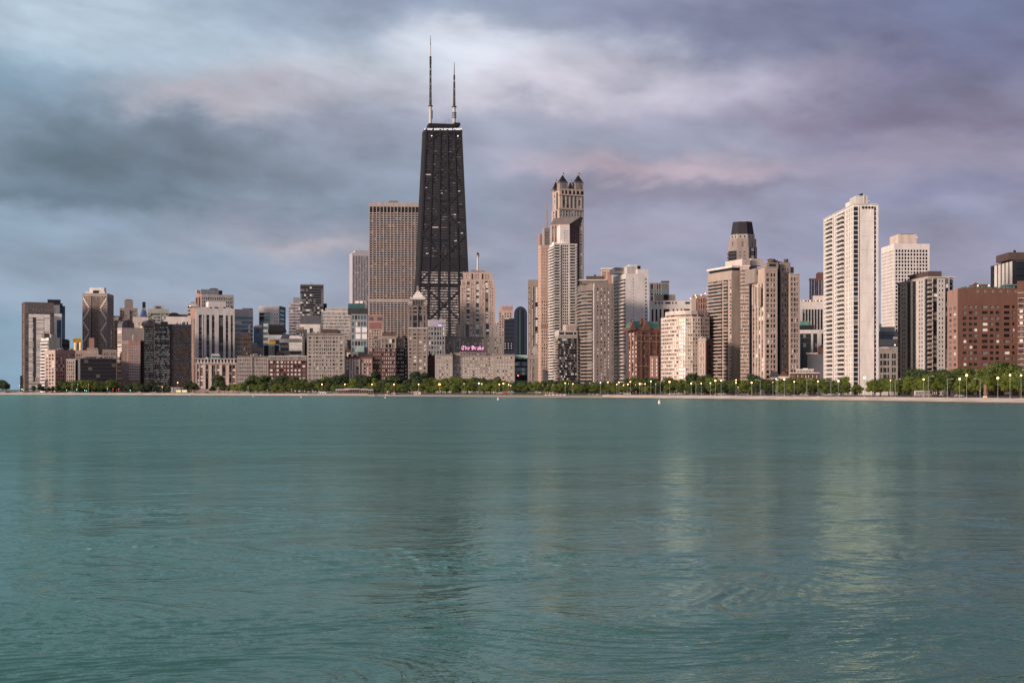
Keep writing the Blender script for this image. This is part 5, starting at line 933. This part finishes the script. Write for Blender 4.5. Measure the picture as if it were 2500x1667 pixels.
# far left clump on its own spit
for x, y in ((-6, 924), (6, 926), (15, 931)): T_(x, 60, y, 'D', 1.2, 'spit')
for x, y in ((82, 940), (97, 936), (118, 944), (140, 938)): T_(x, 70, y, 'D', 1.1)
x = 152
while x < 282: T_(x, 125, 927+rt.uniform(-2, 4), 'L', 1.6, 'back'); x += rt.uniform(10, 14)
for x, y in ((296, 941), (322, 934), (336, 932), (350, 936), (366, 928), (402, 938), (462, 929), (473, 934), (310, 938), (380, 940), (410, 941), (106, 943), (128, 942), (150, 941), (520, 941), (548, 938)): T_(x, 118, y, 'D', 1.5)
T_(535, 75, 912, 'D', 1.0); T_(558, 110, 938, 'L', 1.1); T_(570, 70, 935, 'L', 1.0)
x = 583
while x < 1545:                       # low front row
    T_(x, 62+rt.uniform(-4, 4), 939+rt.uniform(-6, 4)-(x-583)/960*4, 'L', 1.75, 'front'); x += rt.uniform(13, 18)
x = 612
while x < 1560:                       # taller back row
    y = 921+rt.uniform(-9, 6)
    if 1090 < x < 1230: y = 921+rt.uniform(-3, 3)
    if 1232 < x < 1262: y = 930
    if 1262 < x < 1420: y = 928+rt.uniform(-4, 3)
    if 1420 < x < 1530: y = 931
    T_(x, 122+rt.uniform(-6, 6), y, 'L' if rt.random() < .55 else 'D', 1.35, 'back'); x += rt.uniform(15, 21)
for x, y in ((845, 910), (918, 906), (1040, 908), (820, 914), (1012, 905), (1215, 918), (1570, 921)): T_(x, 134, y, 'D', 1.0, 'back')
x = 1556
while x < 2130:                       # right of the middle: bigger trees
    T_(x, 112+rt.uniform(-5, 5), 926+rt.uniform(-6, 5)-(x-1560)/600*5, 'L', 1.4, 'back'); x += rt.uniform(16, 22)
x = 1580
while x < 2110:
    T_(x, 74+rt.uniform(-4, 4), 937+rt.uniform(-3, 6)-(x-1580)/600*6, 'L' if rt.random() < .7 else 'D', 1.45, 'front'); x += rt.uniform(22, 32)
for x, y in ((1694, 909), (1712, 915), (1733, 913), (1838, 911), (1850, 914), (2062, 917), (2085, 920), (2100, 925)): T_(x, 118, y, 'D' if x < 1900 else 'L', 1.1, 'back')
for x, y in ((2131, 926), (2150, 920), (2170, 921), (2184, 926), (2205, 918), (2224, 915), (2243, 918), (2262, 911), (2285, 908), (2305, 903), (2330, 905), (2352, 914), (2372, 918), (2392, 915), (2412, 911), (2470, 907), (2490, 903), (2512, 908), (2535, 912)): T_(x, 62+rt.uniform(-6, 6), y, 'L', 1.3, 'front')
for x, y in ((2240, 896), (2262, 902), (2290, 899), (2318, 905), (2342, 896), (2362, 893), (2398, 897), (2422, 887), (2446, 882), (2468, 888), (2440, 890), (2490, 899), (2520, 890)): T_(x, 105, y, 'D' if x < 2330 else 'L', 1.35, 'back')
SHORT = {}
trees.sort(key=lambda d: (d['row'], d['px']))
groups = {}
for d in trees: groups.setdefault((behind(d['px'], d['Y']) or 'open lake and sky', d['row'], d['kind']), []).append(d)
ORD = ['', 'second ', 'third ', 'fourth ', 'fifth ', 'sixth ', 'seventh ', 'eighth ', 'ninth ', 'tenth ', 'eleventh ']
cnt = 0
for (lab, row, kd), ds in groups.items():
    sh = ' '.join(lab.replace(',', ' ').split()[:7]) if lab[0] != 'o' or 'open' not in lab else lab
    while sh.split()[-1] in ('with', 'and', 'a', 'the', 'in', 'of', 'at', 'right', 'left', 'by', 'between', 'behind', 'beside', 'its', 'on', 'two', 'tiny', 'rows', 'front', 'whose', 'just', 'above', 'below', 'set'): sh = sh[:sh.rindex(' ')]
    for i, d in enumerate(sorted(ds, key=lambda q: q['px'])):
        mt, mc = (TV if d['kind'] == 'L' else TD)[(cnt*5+int(d['px'])) % (7 if d['kind'] == 'L' else 4)]; cnt += 1
        r = ray(d['px']); loc = (r*d['Y'], d['Y'], G1 if d['row'] == 'front' else G0-.05)
        tone = 'dark green' if d['kind'] == 'D' else 'fresh green'; size = {'front': 'low round', 'back': 'taller', 'spit': 'squat'}[d['row']]
        pos = '' if len(ds) == 1 else ORD[min(i, 10)]+'from left ' if i else 'leftmost '
        rowt = {'front': 'near the water', 'back': 'in the rear row', 'spit': 'on the far spit at left edge'}[d['row']]
        words = cap(pos+size+' '+tone+' tree '+rowt+', before '+sh)
        while words[-1] in ('with', 'and', 'a', 'the', 'in', 'of', 'at', 'by', 'before', 'its', 'tall', 'broad'): words.pop()
        o = thing('tree', ' '.join(words), 'tree', loc, rt.uniform(0, 6.28), 'trees along the lakefront')
        hh = d['h']; o.scale = (hh*d['w']*.95, hh*d['w']*.95, hh)
        link('trunk', mt, o); link('crown', mc, o)

# ================================================================ STREET FURNITURE AND SMALL THINGS
def lampmesh():
    mb = MB(); mb.tube((0, 0, 0), (0, 0, 1), .011, .007, 'pole_metal', 6); mb.tube((0, 0, 0), (0, 0, .06), .02, .018, 'pole_metal', 8); p = mb.mesh('pole')
    mb = MB(); mb.ball((0, 0, 0), .5, 'lamp_glow', 10, 6); h = mb.mesh('lamp_head'); mb = MB(); mb.ball((0, 0, 0), .34, 'lamp_small', 8, 5); hs = mb.mesh('lamp_head')
    mb = MB(); mb.ball((0, 0, 0), .3, 'pole_metal', 8, 5, .5); cap = mb.mesh('cap')
    mb = MB(); mb.tube((0, 0, 0), (1.9, 0, .55), .12, .08, 'pole_metal', 6); arm = mb.mesh('arm'); mb = MB(); mb.box(1.7, 3.0, -.2, .2, .45, .68, 'pole_metal'); mb.tube((1.8, 0, .42), (2.9, 0, .42), .16, .16, 'offwhite', 6); hd = mb.mesh('lamp_head')
    return p, h, hs, cap, arm, hd
LP, LH, LHS, LC, LA, LHD = lampmesh()
lamps = [(786, 938, 1.1), (842, 938, .9), (908, 938, .9), (962, 938, .9), (1022, 938, .9), (1073, 938, 1.5), (1133, 937, .8), (1169, 935.5, 1.1), (1176, 937, .8), (1219, 938, .8), (1229, 936, 1.1), (1242, 939, .7), (1247, 941, .5),
 (1380, 935, .8), (1398.5, 937, .8), (1466, 934, .8), (1484, 933, .8), (1511, 933, .8), (1506, 938, .7), (1523, 939.5, 1.1), (1533, 938, .8), (1539, 932, .8), (1562, 937, 1.1), (1575, 937, .6), (1589, 930.5, .8), (1634.6, 932, 1.1), (1687.6, 936, .9),
 (1712, 936, .6), (1734.5, 935, .6), (1746.5, 929, 1.0), (1760.5, 929, .7), (1797, 927.5, .7), (1797, 934, .7), (1835, 934, .9), (1895, 925, .7), (1914.7, 926, 1.0), (1939, 932, .7), (1997, 930.6, .7), (2047, 930, .9), (2110.5, 922, 1.2), (2174, 928, .5), (2255, 926, .8), (2360, 916, 1.1), (2343, 925, 1.0), (2436, 923, 1.1), (2466, 915.5, .8), (2493, 916, .8), (433.6, 934, 1.0), (396, 944, .6), (47, 941, .4), (52, 950, .4), (56, 951, .5)]
small = [(1388, 936.5), (1350, 939), (1337, 940), (1325, 941), (1362, 938), (1372, 938), (1440, 936), (1457, 939), (1601, 937.5), (1887, 933), (1899, 927), (1802, 945), (176, 938), (190, 938), (216, 938.5), (1098, 956), (1147, 957), (1205, 958), (2393, 954), (820, 951), (946, 957), (652, 952), (711, 951), (606, 946), (1552, 939), (1567, 936.5)]
def lamp_lab(px, extra):
    return extra
used = {}
def uniq(base):
    used[base] = used.get(base, 0)+1; return base
def nearlab(px):
    l = behind(px, 0) or 'open sky at far left'
    ws = l.replace(',', ' ').split()[:8]
    while ws[-1] in ('with', 'and', 'a', 'the', 'in', 'of', 'at', 'right', 'left', 'by', 'between', 'behind', 'beside', 'its', 'on', 'two', 'rows', 'front', 'whose', 'just', 'above', 'below', 'set', 'tiny'): ws.pop()
    return ' '.join(ws)
STOP = ('with', 'and', 'a', 'the', 'in', 'of', 'at', 'right', 'left', 'by', 'between', 'behind', 'beside', 'its', 'on', 'two', 'rows', 'front', 'whose', 'just', 'above', 'below', 'set', 'tiny', 'before')
def lc(s):
    w_ = cap(s)
    while w_[-1].strip(',') in STOP: w_.pop()
    return ' '.join(w_).strip(',')
rows = {}
L_all = [(x, y, s, 'lit') for x, y, s in lamps]+[(x, y, .55, 'small') for x, y in small]
for x, y, s, k in L_all: rows.setdefault((nearlab(x), k), []).append((x, y, s))
for (nl, k), ls in rows.items():
    for i, (x, y, s) in enumerate(sorted(ls)):
        off = 66 if y < 946 else 30; Y = shoreY(x)+(off if x < 1560 else 44); Y -= 12 if k == 'lit' else 0; zt = zz(y, Y)
        zg = G1
        pos = '' if len(ls) == 1 else (ORD[min(i, 10)]+'from left ' if i else 'leftmost ')
        nm = 'glowing street lamp on a slim pole' if k == 'lit' else 'tiny lit path lamp'
        words = cap(pos+nm+' before '+nl)
        while words[-1] in ('with', 'and', 'a', 'the', 'of', 'in', 'at', 'before'): words.pop()
        o = thing('street_lamp' if k == 'lit' else 'path_lamp', ' '.join(words), 'street lamp', (ray(x)*Y, Y, zg), 0, 'street lamps along the lakefront')
        h = max(.6, zt-zg); p = link('pole', LP, o); p.scale = (9, 9, h); hd = link('lamp_head', LH if k == 'lit' else LHS, o, (0, 0, h)); hd.scale = (s*.95,)*3; c = link('cap', LC, o, (0, 0, h+.42*s)); c.scale = (s*.8,)*3
for i, (x, y, yb, sd__, lb) in enumerate(((2266.5, 919, 965, 1, 'unlit pole lamp with arm left of the red brick blocks'), (2185.5, 925, 962, 1, 'unlit pole lamp with short arm before the low classical building'), (2313, 925, 962, 1, 'unlit pole lamp with arm before left corner of big red brick block'), (2393, 925, 962, -1, 'unlit slender pole lamp before the middle of big red brick block'), (1970, 925, 960, 1, 'tall unlit pole lamp with arm before the red brick mansion'), (1856, 928, 960, -1, 'tall unlit pole lamp before the ornate tan tower'), (2028.5, 930, 960, -1, 'tall unlit pole lamp before the tallest white tower'), (1612, 930, 958, 1, 'unlit pole lamp before left end of the curved white building'), (1699, 932, 960, -1, 'unlit pole lamp before the small pink stone block'))):
    Y = shoreY(x)+40; zt = zz(y, Y); o = thing('street_lamp', lb, 'street lamp', (ray(x)*Y, Y, G1), 0 if sd__ > 0 else R(180), 'unlit pole lamps on the right'); p = link('pole', LP, o); p.scale = (12, 12, zt-G1); link('arm', LA, o, (0, 0, zt-G1-.4)); link('lamp_head', LHD, o, (0, 0, zt-G1-.4))
# traffic signals at the left
for x, y, m, lb in ((207, 952, 'green_glow', 'green traffic signal, farther left of the pair below the dark glass hall'), (211, 953, 'green_glow', 'green traffic signal, right of the pair below the dark glass hall'), (262, 948, 'green_glow', 'green traffic signal near the right end of the dark glass hall'), (276, 950, 'red_glow', 'red traffic signal left of the domed beige building'), (290, 951, 'red_glow', 'red traffic signal at the foot of the domed beige building'), (318, 952, 'green_glow', 'green traffic signal below the tan office block'), (54, 949, 'green_glow', 'green traffic signal at the foot of the tall brown tower'), (163, 952, 'green_glow', 'green traffic signal below the pink brick block'), (187, 950, 'green_glow', 'green traffic signal below the tan brick wing')):
    Y = shoreY(x)+60; zt = zz(y, Y); o = thing('traffic_signal', lb, 'traffic light', (ray(x)*Y, Y, G1)); p = link('pole', LP, o); p.scale = (7, 7, max(.6, zt-G1-.5))
    mb = MB(); mb.box(-.22, .22, -.16, .16, -.7, .7, 'charcoal'); mb.build('signal_housing', o, (0, 0, zt-G1)); mb = MB(); mb.ball((0, -.2, -.3 if m[0] == 'g' else .4), .24, m); mb.build('signal_light', o, (0, 0, zt-G1))
# cars: shaped body with cabin, glass, wheels, headlights
def car_meshes(m):
    b_ = MB(); side = [(-2.2, .35), (2.2, .35), (2.25, .75), (1.5, .95), (.75, 1.42), (-1.1, 1.45), (-1.9, .98), (-2.25, .85)]
    P = [(x, s, z) for s in (-.85, .85) for x, z in side]; n = len(side); b_.poly(P, [(i, (i+1) % n, n+(i+1) % n, n+i) for i in range(n)]+[tuple(range(n)), tuple(range(2*n-1, n-1, -1))], m)
    g = MB(); gs = [(.68, 1.36), (1.32, .99), (-1.65, .99), (-1.05, 1.38)]; P = [(x, s, z) for s in (-.87, .87) for x, z in gs]; g.poly(P, [(0, 1, 2, 3), (7, 6, 5, 4), (0, 4, 5, 1), (3, 2, 6, 7)], 'glz')
    w_ = MB(); w_.tube((0, -.1, 0), (0, .1, 0), .33, .33, 'rubber', 12); w_.tube((0, -.11, 0), (0, .11, 0), .18, .18, 'grey', 8)
    h = MB(); h.ball((0, 0, 0), .16, 'lamp_small', 6, 4); return b_.mesh('body'), g.mesh('windows'), w_.mesh('wheel'), h.mesh('headlight')
CARS = {m: car_meshes(m) for m in ('charcoal', 'offwhite', 'red', 'grey')}
cars = [(8, 'offwhite', 'white'), (20, 'charcoal', 'dark'), (47, 'offwhite', 'white'), (66, 'red', 'red'), (95, 'offwhite', 'pale'), (128, 'charcoal', 'dark'), (171, 'offwhite', 'white'), (228, 'red', 'red'), (262, 'charcoal', 'dark'), (340, 'offwhite', 'white'), (374, 'grey', 'grey'), (506, 'charcoal', 'dark'), (600, 'offwhite', 'white'), (702, 'grey', 'grey'), (1218, 'offwhite', 'white'), (1235, 'red', 'red'), (1531, 'offwhite', 'white'), (1579, 'charcoal', 'dark'), (1642, 'offwhite', 'white'), (1762, 'offwhite', 'white'), (1815, 'grey', 'grey'), (1878, 'charcoal', 'dark'), (1962, 'offwhite', 'white'), (2016, 'offwhite', 'white'), (2040, 'grey', 'pale grey'), (2342, 'offwhite', 'white')]
for i, (x, m, cn) in enumerate(cars):
    if x < 700: Y = shoreY(x)+46
    else: Y = shoreY(x)+44
    o = thing('parked_car', lc(f'{cn} car {"with lit headlights " if i % 2 == 0 else ""}on the waterfront drive before {nearlab(x)}'), 'car', (ray(x)*Y, Y, G1+.1), 0 if i % 3 else R(180), 'cars on the waterfront drive')
    bo, gw, wh, hl = CARS[m]; link('body', bo, o); link('windows', gw, o)
    for cx_ in (-1.35, 1.4):
        for cy_ in (-.8, .8): link('wheel', wh, o, (cx_, cy_, .33))
    if i % 2 == 0:
        for cy_ in (-.6, .6): link('headlight', hl, o, (2.22, cy_, .68))
# buses
def bus(px0, px1, lab, m, wm_, stripe, off):
    Y = shoreY(px0)+off; x0, x1 = ray(px0)*Y, ray(px1)*Y; L = x1-x0; o = thing('bus', lab, 'bus', (x0, Y, G1+.1)); mb = MB(); mb.hexa([(0, 0, .4), (L, 0, .4), (L, 2.4, .4), (0, 2.4, .4), (.15, .08, 3.1), (L-.15, .08, 3.1), (L-.15, 2.3, 3.1), (.15, 2.3, 3.1)], m); mb.build('body', o)
    for k in range(int(L/1.5)): mb = MB(); mb.box(.4+k*1.5, 1.65+k*1.5, -.06, .02, 1.5, 2.5, wm_); mb.build('window', o)
    if stripe: mb = MB(); mb.box(.1, L-.1, -.08, .01, .9, 1.2, stripe); mb.build('stripe', o)
    mb = MB(); mb.box(.6, L-.6, .4, 2, 3.1, 3.3, 'grey'); mb.build('roof_unit', o)
    for k in (.2, .8): mb = MB(); mb.tube((L*k, .1, .5), (L*k, .5, .5), .5, .5, 'rubber', 12); mb.build('wheel', o)
bus(429.5, 442, 'bus with lit yellow windows, left of the lit pair below the black grid towers', 'offwhite', 'winY', None, 46); bus(444, 457, 'bus with lit yellow windows, right of the lit pair below the black grid towers', 'offwhite', 'winY', None, 46)
bus(2234, 2272, 'long pale bus with pink stripe between the trees on the right', 'offwhite', 'winM', 'rose', 50)
# buoys
for x, y, s, lb in ((1216, 976.5, .55, 'white buoy floating off the beach before the stone hotel'), (1610, 985.5, .62, 'larger white cylindrical buoy floating nearest the camera right of centre'), (618, 968.5, .4, 'tiny white buoy off the wall before the grey tan building'), (735, 970.5, .42, 'white buoy off the wall before the red brick building'), (940.5, 972, .45, 'pinkish white buoy off the left end of the beach'), (462, 966.3, .35, 'speck of a white buoy off the wall below the white striped tower')):
    Y = CH*F/(y-HZ); o = thing('buoy', lb, 'buoy', (ray(x)*Y, Y, 0), 0, 'buoys'); mb = MB(); mb.tube((0, 0, -.3), (0, 0, 2.2*s), s, s*.75, 'white', 12); mb.build('float', o); mb = MB(); mb.tube((0, 0, 2.2*s), (0, 0, 3*s), s*.3, s*.2, 'brickor' if x == 940.5 else 'offwhite', 8); mb.build('topmark', o)
# beach pavilion with white roof
Y = shoreY(865)+34; X0, X1 = ray(821)*Y, ray(911)*Y; o = thing('beach_pavilion', 'long open beach cafe with flat white roof at the left end of the beach', 'pavilion', (X0, Y, G1)); W = X1-X0
for a, c, z in ((0, .36, 3.4), (.24, .62, 3.9), (.62, .85, 3.55), (.85, 1, 3.1)): mb = MB(); mb.hexa([(W*a, -1, z-.1), (W*c, -1, z-.1), (W*c, 6, z+.5), (W*a, 6, z+.5), (W*a, -1, z+.14), (W*c, -1, z+.14), (W*c, 6, z+.74), (W*a, 6, z+.74)], 'white'); mb.build('roof', o)
for k in range(17): mb = MB(); mb.tube((W*k/16, -.6, 0), (W*k/16, -.6, 3.2), .12, .12, 'offwhite', 6); mb.build('post', o)
mb = MB(); mb.box(0, W, 4.5, 5.5, 0, 3, 'brickdk'); mb.build('back_wall', o)
for k in range(30):
    xx = rt.uniform(.5, W-1); yy = rt.uniform(-8, 3); q = thing('table', 'small dark table among the crowd of tables on the terrace of the beach cafe', 'table', (X0+xx, Y+yy, G1 if yy > 0 else G1-.6), 0, 'cafe tables by the beach'); mb = MB(); mb.tube((0, 0, .68), (0, 0, .76), .5, .5, rt.choice(['brickpink', 'taupe', 'offwhite']), 8); mb.build('tabletop', q); mb = MB(); mb.tube((0, 0, 0), (0, 0, .68), .06, .06, 'charcoal', 6); mb.build('leg', q)
strip('terrace', 752, 915, [(2.5, .2), (2.5, G1-.62), (33, G1-.6)], 'stonedk')
def hut(x0, x1, yt, yb, lab, m, off, roof='white', name='kiosk'):
    Y = shoreY((x0+x1)/2)+off; a, c = ray(x0)*Y, ray(x1)*Y; zb, zt = zz(yb, Y), zz(yt, Y); zb = min(zb, 1.9); o = thing(name, lab, name, (a, Y, zb)); H = zt-zb; L = c-a
    mb = MB(); mb.box(0, L, 0, 3, 0, H*.85, m); mb.build('wall', o); mb = MB(); mb.hexa([(-.25, -.3, H*.85), (L+.25, -.3, H*.85), (L+.25, 3.3, H*.85), (-.25, 3.3, H*.85), (.1, .3, H), (L-.1, .3, H), (L-.1, 2.7, H), (.1, 2.7, H)], roof); mb.build('roof', o)
    for k in range(max(1, int(L/2.2))): mb = MB(); mb.box(.4+k*2.2, 1.6+k*2.2, -.06, .02, H*.3, H*.68, 'winD'); mb.build('window', o)
hut(776.5, 795.5, 956, 963, 'small white kiosk on the terrace under the leftmost glowing lamp', 'white', 22); hut(956, 965, 958.5, 964, 'little tan hut on the left part of the beach', 'tan', 24, 'cream'); hut(1010, 1027, 956, 963.5, 'pinkish white beach hut before the pyramid-roofed tower', 'cream', 30)
# lifeguard stand
Y = shoreY(1309)+30; o = thing('lifeguard_chair', 'tall wooden lifeguard chair at the right end of the beach', 'lifeguard chair', (ray(1309)*Y, Y, 1.3)); 
for a in (-.8, .8):
    for c in (-.6, .6): mb = MB(); mb.tube((a, c, 0), (a*.7, c*.7, 2.1), .09, .07, 'tan', 5); mb.build('leg', o)
mb = MB(); mb.box(-.8, .8, -.5, .6, 2.1, 2.25, 'tan'); mb.build('seat', o); mb = MB(); mb.box(-.8, .8, .5, .62, 2.2, 3.1, 'tan'); mb.build('backrest', o)
for k in range(3): mb = MB(); mb.box(-.8, .8, -.72+k*.05, -.66+k*.05, .5+.5*k, .58+.5*k, 'tan'); mb.build('rung', o)
# white low boats drawn up on the sand
def boat(x0, x1, y, off, lab):
    Y = shoreY((x0+x1)/2)+off; a, c = ray(x0)*Y, ray(x1)*Y; L = c-a; o = thing('rowing_boat', lab, 'boat', (a, Y, zz(y, Y)-.5)); n = 8; mb = MB(); P = []
    for i in range(n+1):
        t_ = i/n; w_ = .75*math.sin(math.pi*min(1, t_*.9+.05))**.6; z_ = .15*abs(2*t_-1)**2; P += [(L*t_, -w_, .75+z_), (L*t_, -w_*.5, .1), (L*t_, w_*.5, .1), (L*t_, w_, .75+z_)]
    mb.poly(P, [(i*4+j, i*4+4+j, i*4+5+j, i*4+1+j) for i in range(n) for j in range(3)]+[(0, 1, 2, 3), (4*n+3, 4*n+2, 4*n+1, 4*n)]+[(i*4+3, i*4+7, i*4+4, i*4) for i in range(n)], 'white'); mb.build('hull', o)
    for k in (.3, .5, .7): mb = MB(); mb.box(L*k-.1, L*k+.1, -.68, .68, .82, .88, 'tan'); mb.build('thwart', o)
for k in range(6): boat(1330+k*9, 1338+k*9, 963.3, 32, ['leftmost', 'second', 'third', 'fourth', 'fifth', 'last'][k]+' of six white boats lying in line on the sand')
for k in range(3): boat(1436+k*10, 1445+k*10, 963.5, 36, ['left', 'middle', 'right'][k]+' of three white boats at the right end of the sand')
boat(940, 952, 963.5, 22, 'pale boat pulled up beside the little tan hut')
# white shelter behind the trees
Y = shoreY(2168)+96; a, c = ray(2146)*Y, ray(2192)*Y; o = thing('tent', 'pale arched tent behind the trees right of the tallest white tower', 'tent', (a, Y, G0)); mb = MB(); n = 12; L = c-a; H = zz(935, Y)-G0; P = []
for d in (0, 8):
    P += [(L*.5-L*.5*math.cos(math.pi*i/n), d, H*math.sin(math.pi*i/n)**.5) for i in range(n+1)]
mb.poly(P, [(i, i+1, n+2+i, n+1+i) for i in range(n)]+[tuple(range(n, -1, -1)), tuple(range(n+1, 2*n+2))], 'offwhite'); mb.build('canopy', o); mb = MB()
for i in range(1, n): mb.tube((P[i][0], -.05, P[i][2]), (P[i][0], 8.05, P[i][2]+.02), .08, .08, 'grey', 4)
mb.build('rib', o)
# pink pylon
Y = shoreY(2405)+42; o = thing('pylon_sign', 'slender pink upright pylon with yellow foot before the red brick block', 'sign', (ray(2405)*Y, Y, G1)); mb = MB(); mb.box(-.55, .55, -.2, .2, .8, zz(939, Y)-G1, 'brickpink'); mb.build('panel', o); mb = MB(); mb.box(-.8, .8, -.35, .35, 0, .8, 'winY'); mb.build('base', o)
# waterside fence, one run with many posts
for px0, px1, lb, gp in ((1565, 2560, 'long dark post fence along the seawall at the right', 40), (900, 1560, 'low dark fence between beach and trees', 64)):
    rails = MB(); posts = MB(); pr = None; x = px0; o = thing('fence', lb, 'fence', (0, 0, 0)); k = 0; pm = MB(); pm.box(-.09, .09, -.09, .09, 0, 1.25, 'charcoal'); pm = pm.mesh('post')
    rest = MB(); hgt_ = 1.25
    while x < px1:
        q = math.hypot(ray(x), 1); Y = shoreY(x)+gp/q; p = (ray(x)*Y, Y, G1)
        if k % 3 == 0 and k < 300: link('post', pm, o, p)
        else: rest.box(p[0]-.07, p[0]+.07, p[1]-.07, p[1]+.07, G1, G1+1.15, 'charcoal')
        if pr:
            for z in (.35, .75, 1.1): rails.tube((pr[0], pr[1], G1+z), (p[0], p[1], G1+z), .05, .05, 'charcoal', 4)
        pr = p; x += 2.6*F/Y; k += 1
    rails.build('rail', o); r_ = rest.build('post', o); r_['kind'] = 'stuff'
# people on the beach: one continuous skinned body each, dark clothing
def person_mesh(seed, cm):
    rr = random.Random(seed); st = rr.uniform(.1, .3); V_ = [(0, 0, .92), (0, 0, 1.15), (0, 0, 1.4), (0, 0, 1.52), (0, 0, 1.62), (0, 0, 1.74), (-.11, 0, .86), (-.13, -st*.6, .48), (-.14, -st*.4, .06), (.11, 0, .86), (.13, st*.6, .48), (.14, st*1.1, .06), (-.2, 0, 1.4), (-.27, .05, 1.12), (-.27, -.08, .88), (.2, 0, 1.4), (.27, -.05, 1.12), (.26, .1, .88), (-.14, -st*.4-.14, .04), (.14, st*1.1-.14, .04)]
    E = [(0, 1), (1, 2), (2, 3), (3, 4), (4, 5), (0, 6), (6, 7), (7, 8), (0, 9), (9, 10), (10, 11), (2, 12), (12, 13), (13, 14), (2, 15), (15, 16), (16, 17), (8, 18), (11, 19)]
    rd = [.15, .13, .17, .06, .1, .08, .1, .07, .05, .1, .07, .05, .07, .05, .035, .07, .05, .035, .035, .035]
    me = bpy.data.meshes.new('body'); me.from_pydata(V_, E, []); ob = bpy.data.objects.new('tmp', me); col.objects.link(ob); ob.modifiers.new('s', 'SKIN'); ob.modifiers.new('u', 'SUBSURF').levels = 1
    for i, v in enumerate(me.skin_vertices[0].data): v.radius = (rd[i], rd[i]*.8); v.use_root = i == 0
    dg = bpy.context.evaluated_depsgraph_get(); m2 = bpy.data.meshes.new_from_object(ob.evaluated_get(dg)); bpy.data.objects.remove(ob); m2.name = 'body'; m2.materials.clear(); m2.materials.append(MATS[cm]); m2.materials.append(MATS['skin'])
    for p in m2.polygons: p.material_index = 1 if p.center.z > 1.5 or (p.center.z < .98 and abs(p.center.x) > .21) else 0
    hm = MB(); hm.ball((0, .02, 1.72), .105, 'brown', 8, 5, .9); return m2, hm.mesh('hair')
PM = [person_mesh(i, m) for i, m in enumerate(('cloth_dark', 'cloth_light', 'blue', 'cloth_dark'))]
pl_ = [(938, 34, 'walking'), (944, 30, 'standing'), (948, 38, 'standing'), (970, 34, 'standing'), (1001, 36, 'standing'), (1004, 36, 'standing'), (1031, 34, 'walking'), (1043, 38, 'standing'), (1071, 24, 'walking'), (1088, 40, 'standing'), (1151, 38, 'standing'), (1180, 30, 'standing'), (1187, 42, 'walking'), (1247, 32, 'standing'), (1249, 34, 'standing'), (283, 22, 'walking'), (264, 20, 'walking'), (1440, 36, 'standing'), (2383, 44, 'standing'), (2104, 46, 'walking')]
CL = ['dark clothes', 'pale clothes', 'blue clothes', 'dark jacket']
for i, (x, off, act) in enumerate(pl_):
    Y = shoreY(x)+off; z = 1.0+.7*(off-14)/26 if 895 < x < 1475 else (G1 if off > 30 else 1.68)
    if 895 < x < 1475: z = .8+(off-14)/26*.9 if off < 40 else 1.7
    b_, h_ = PM[i % 4]; o = link('person', None, None, (ray(x)*Y, Y, z), rt.uniform(0, 6)); tag(o, lc(f'small figure {act} in {CL[i % 4]} {"on the sand" if 895 < x < 1475 else "by the seawall"} below {nearlab(x)}'), 'person', 'people along the shore'); link('body', b_, o); link('hair', h_, o)
# umbrella on the beach
Y = shoreY(946)+48; o = thing('beach_umbrella', 'small yellow umbrella at the left end of the beach', 'umbrella', (ray(946)*Y, Y, 1.9)); mb = MB(); mb.tube((0, 0, 0), (0, 0, 2.6), .05, .05, 'tan', 6); mb.build('pole', o); mb = MB(); mb.tube((0, 0, 2.1), (0, 0, 2.75), 1.5, .08, 'yellow', 10); mb.build('canopy', o)
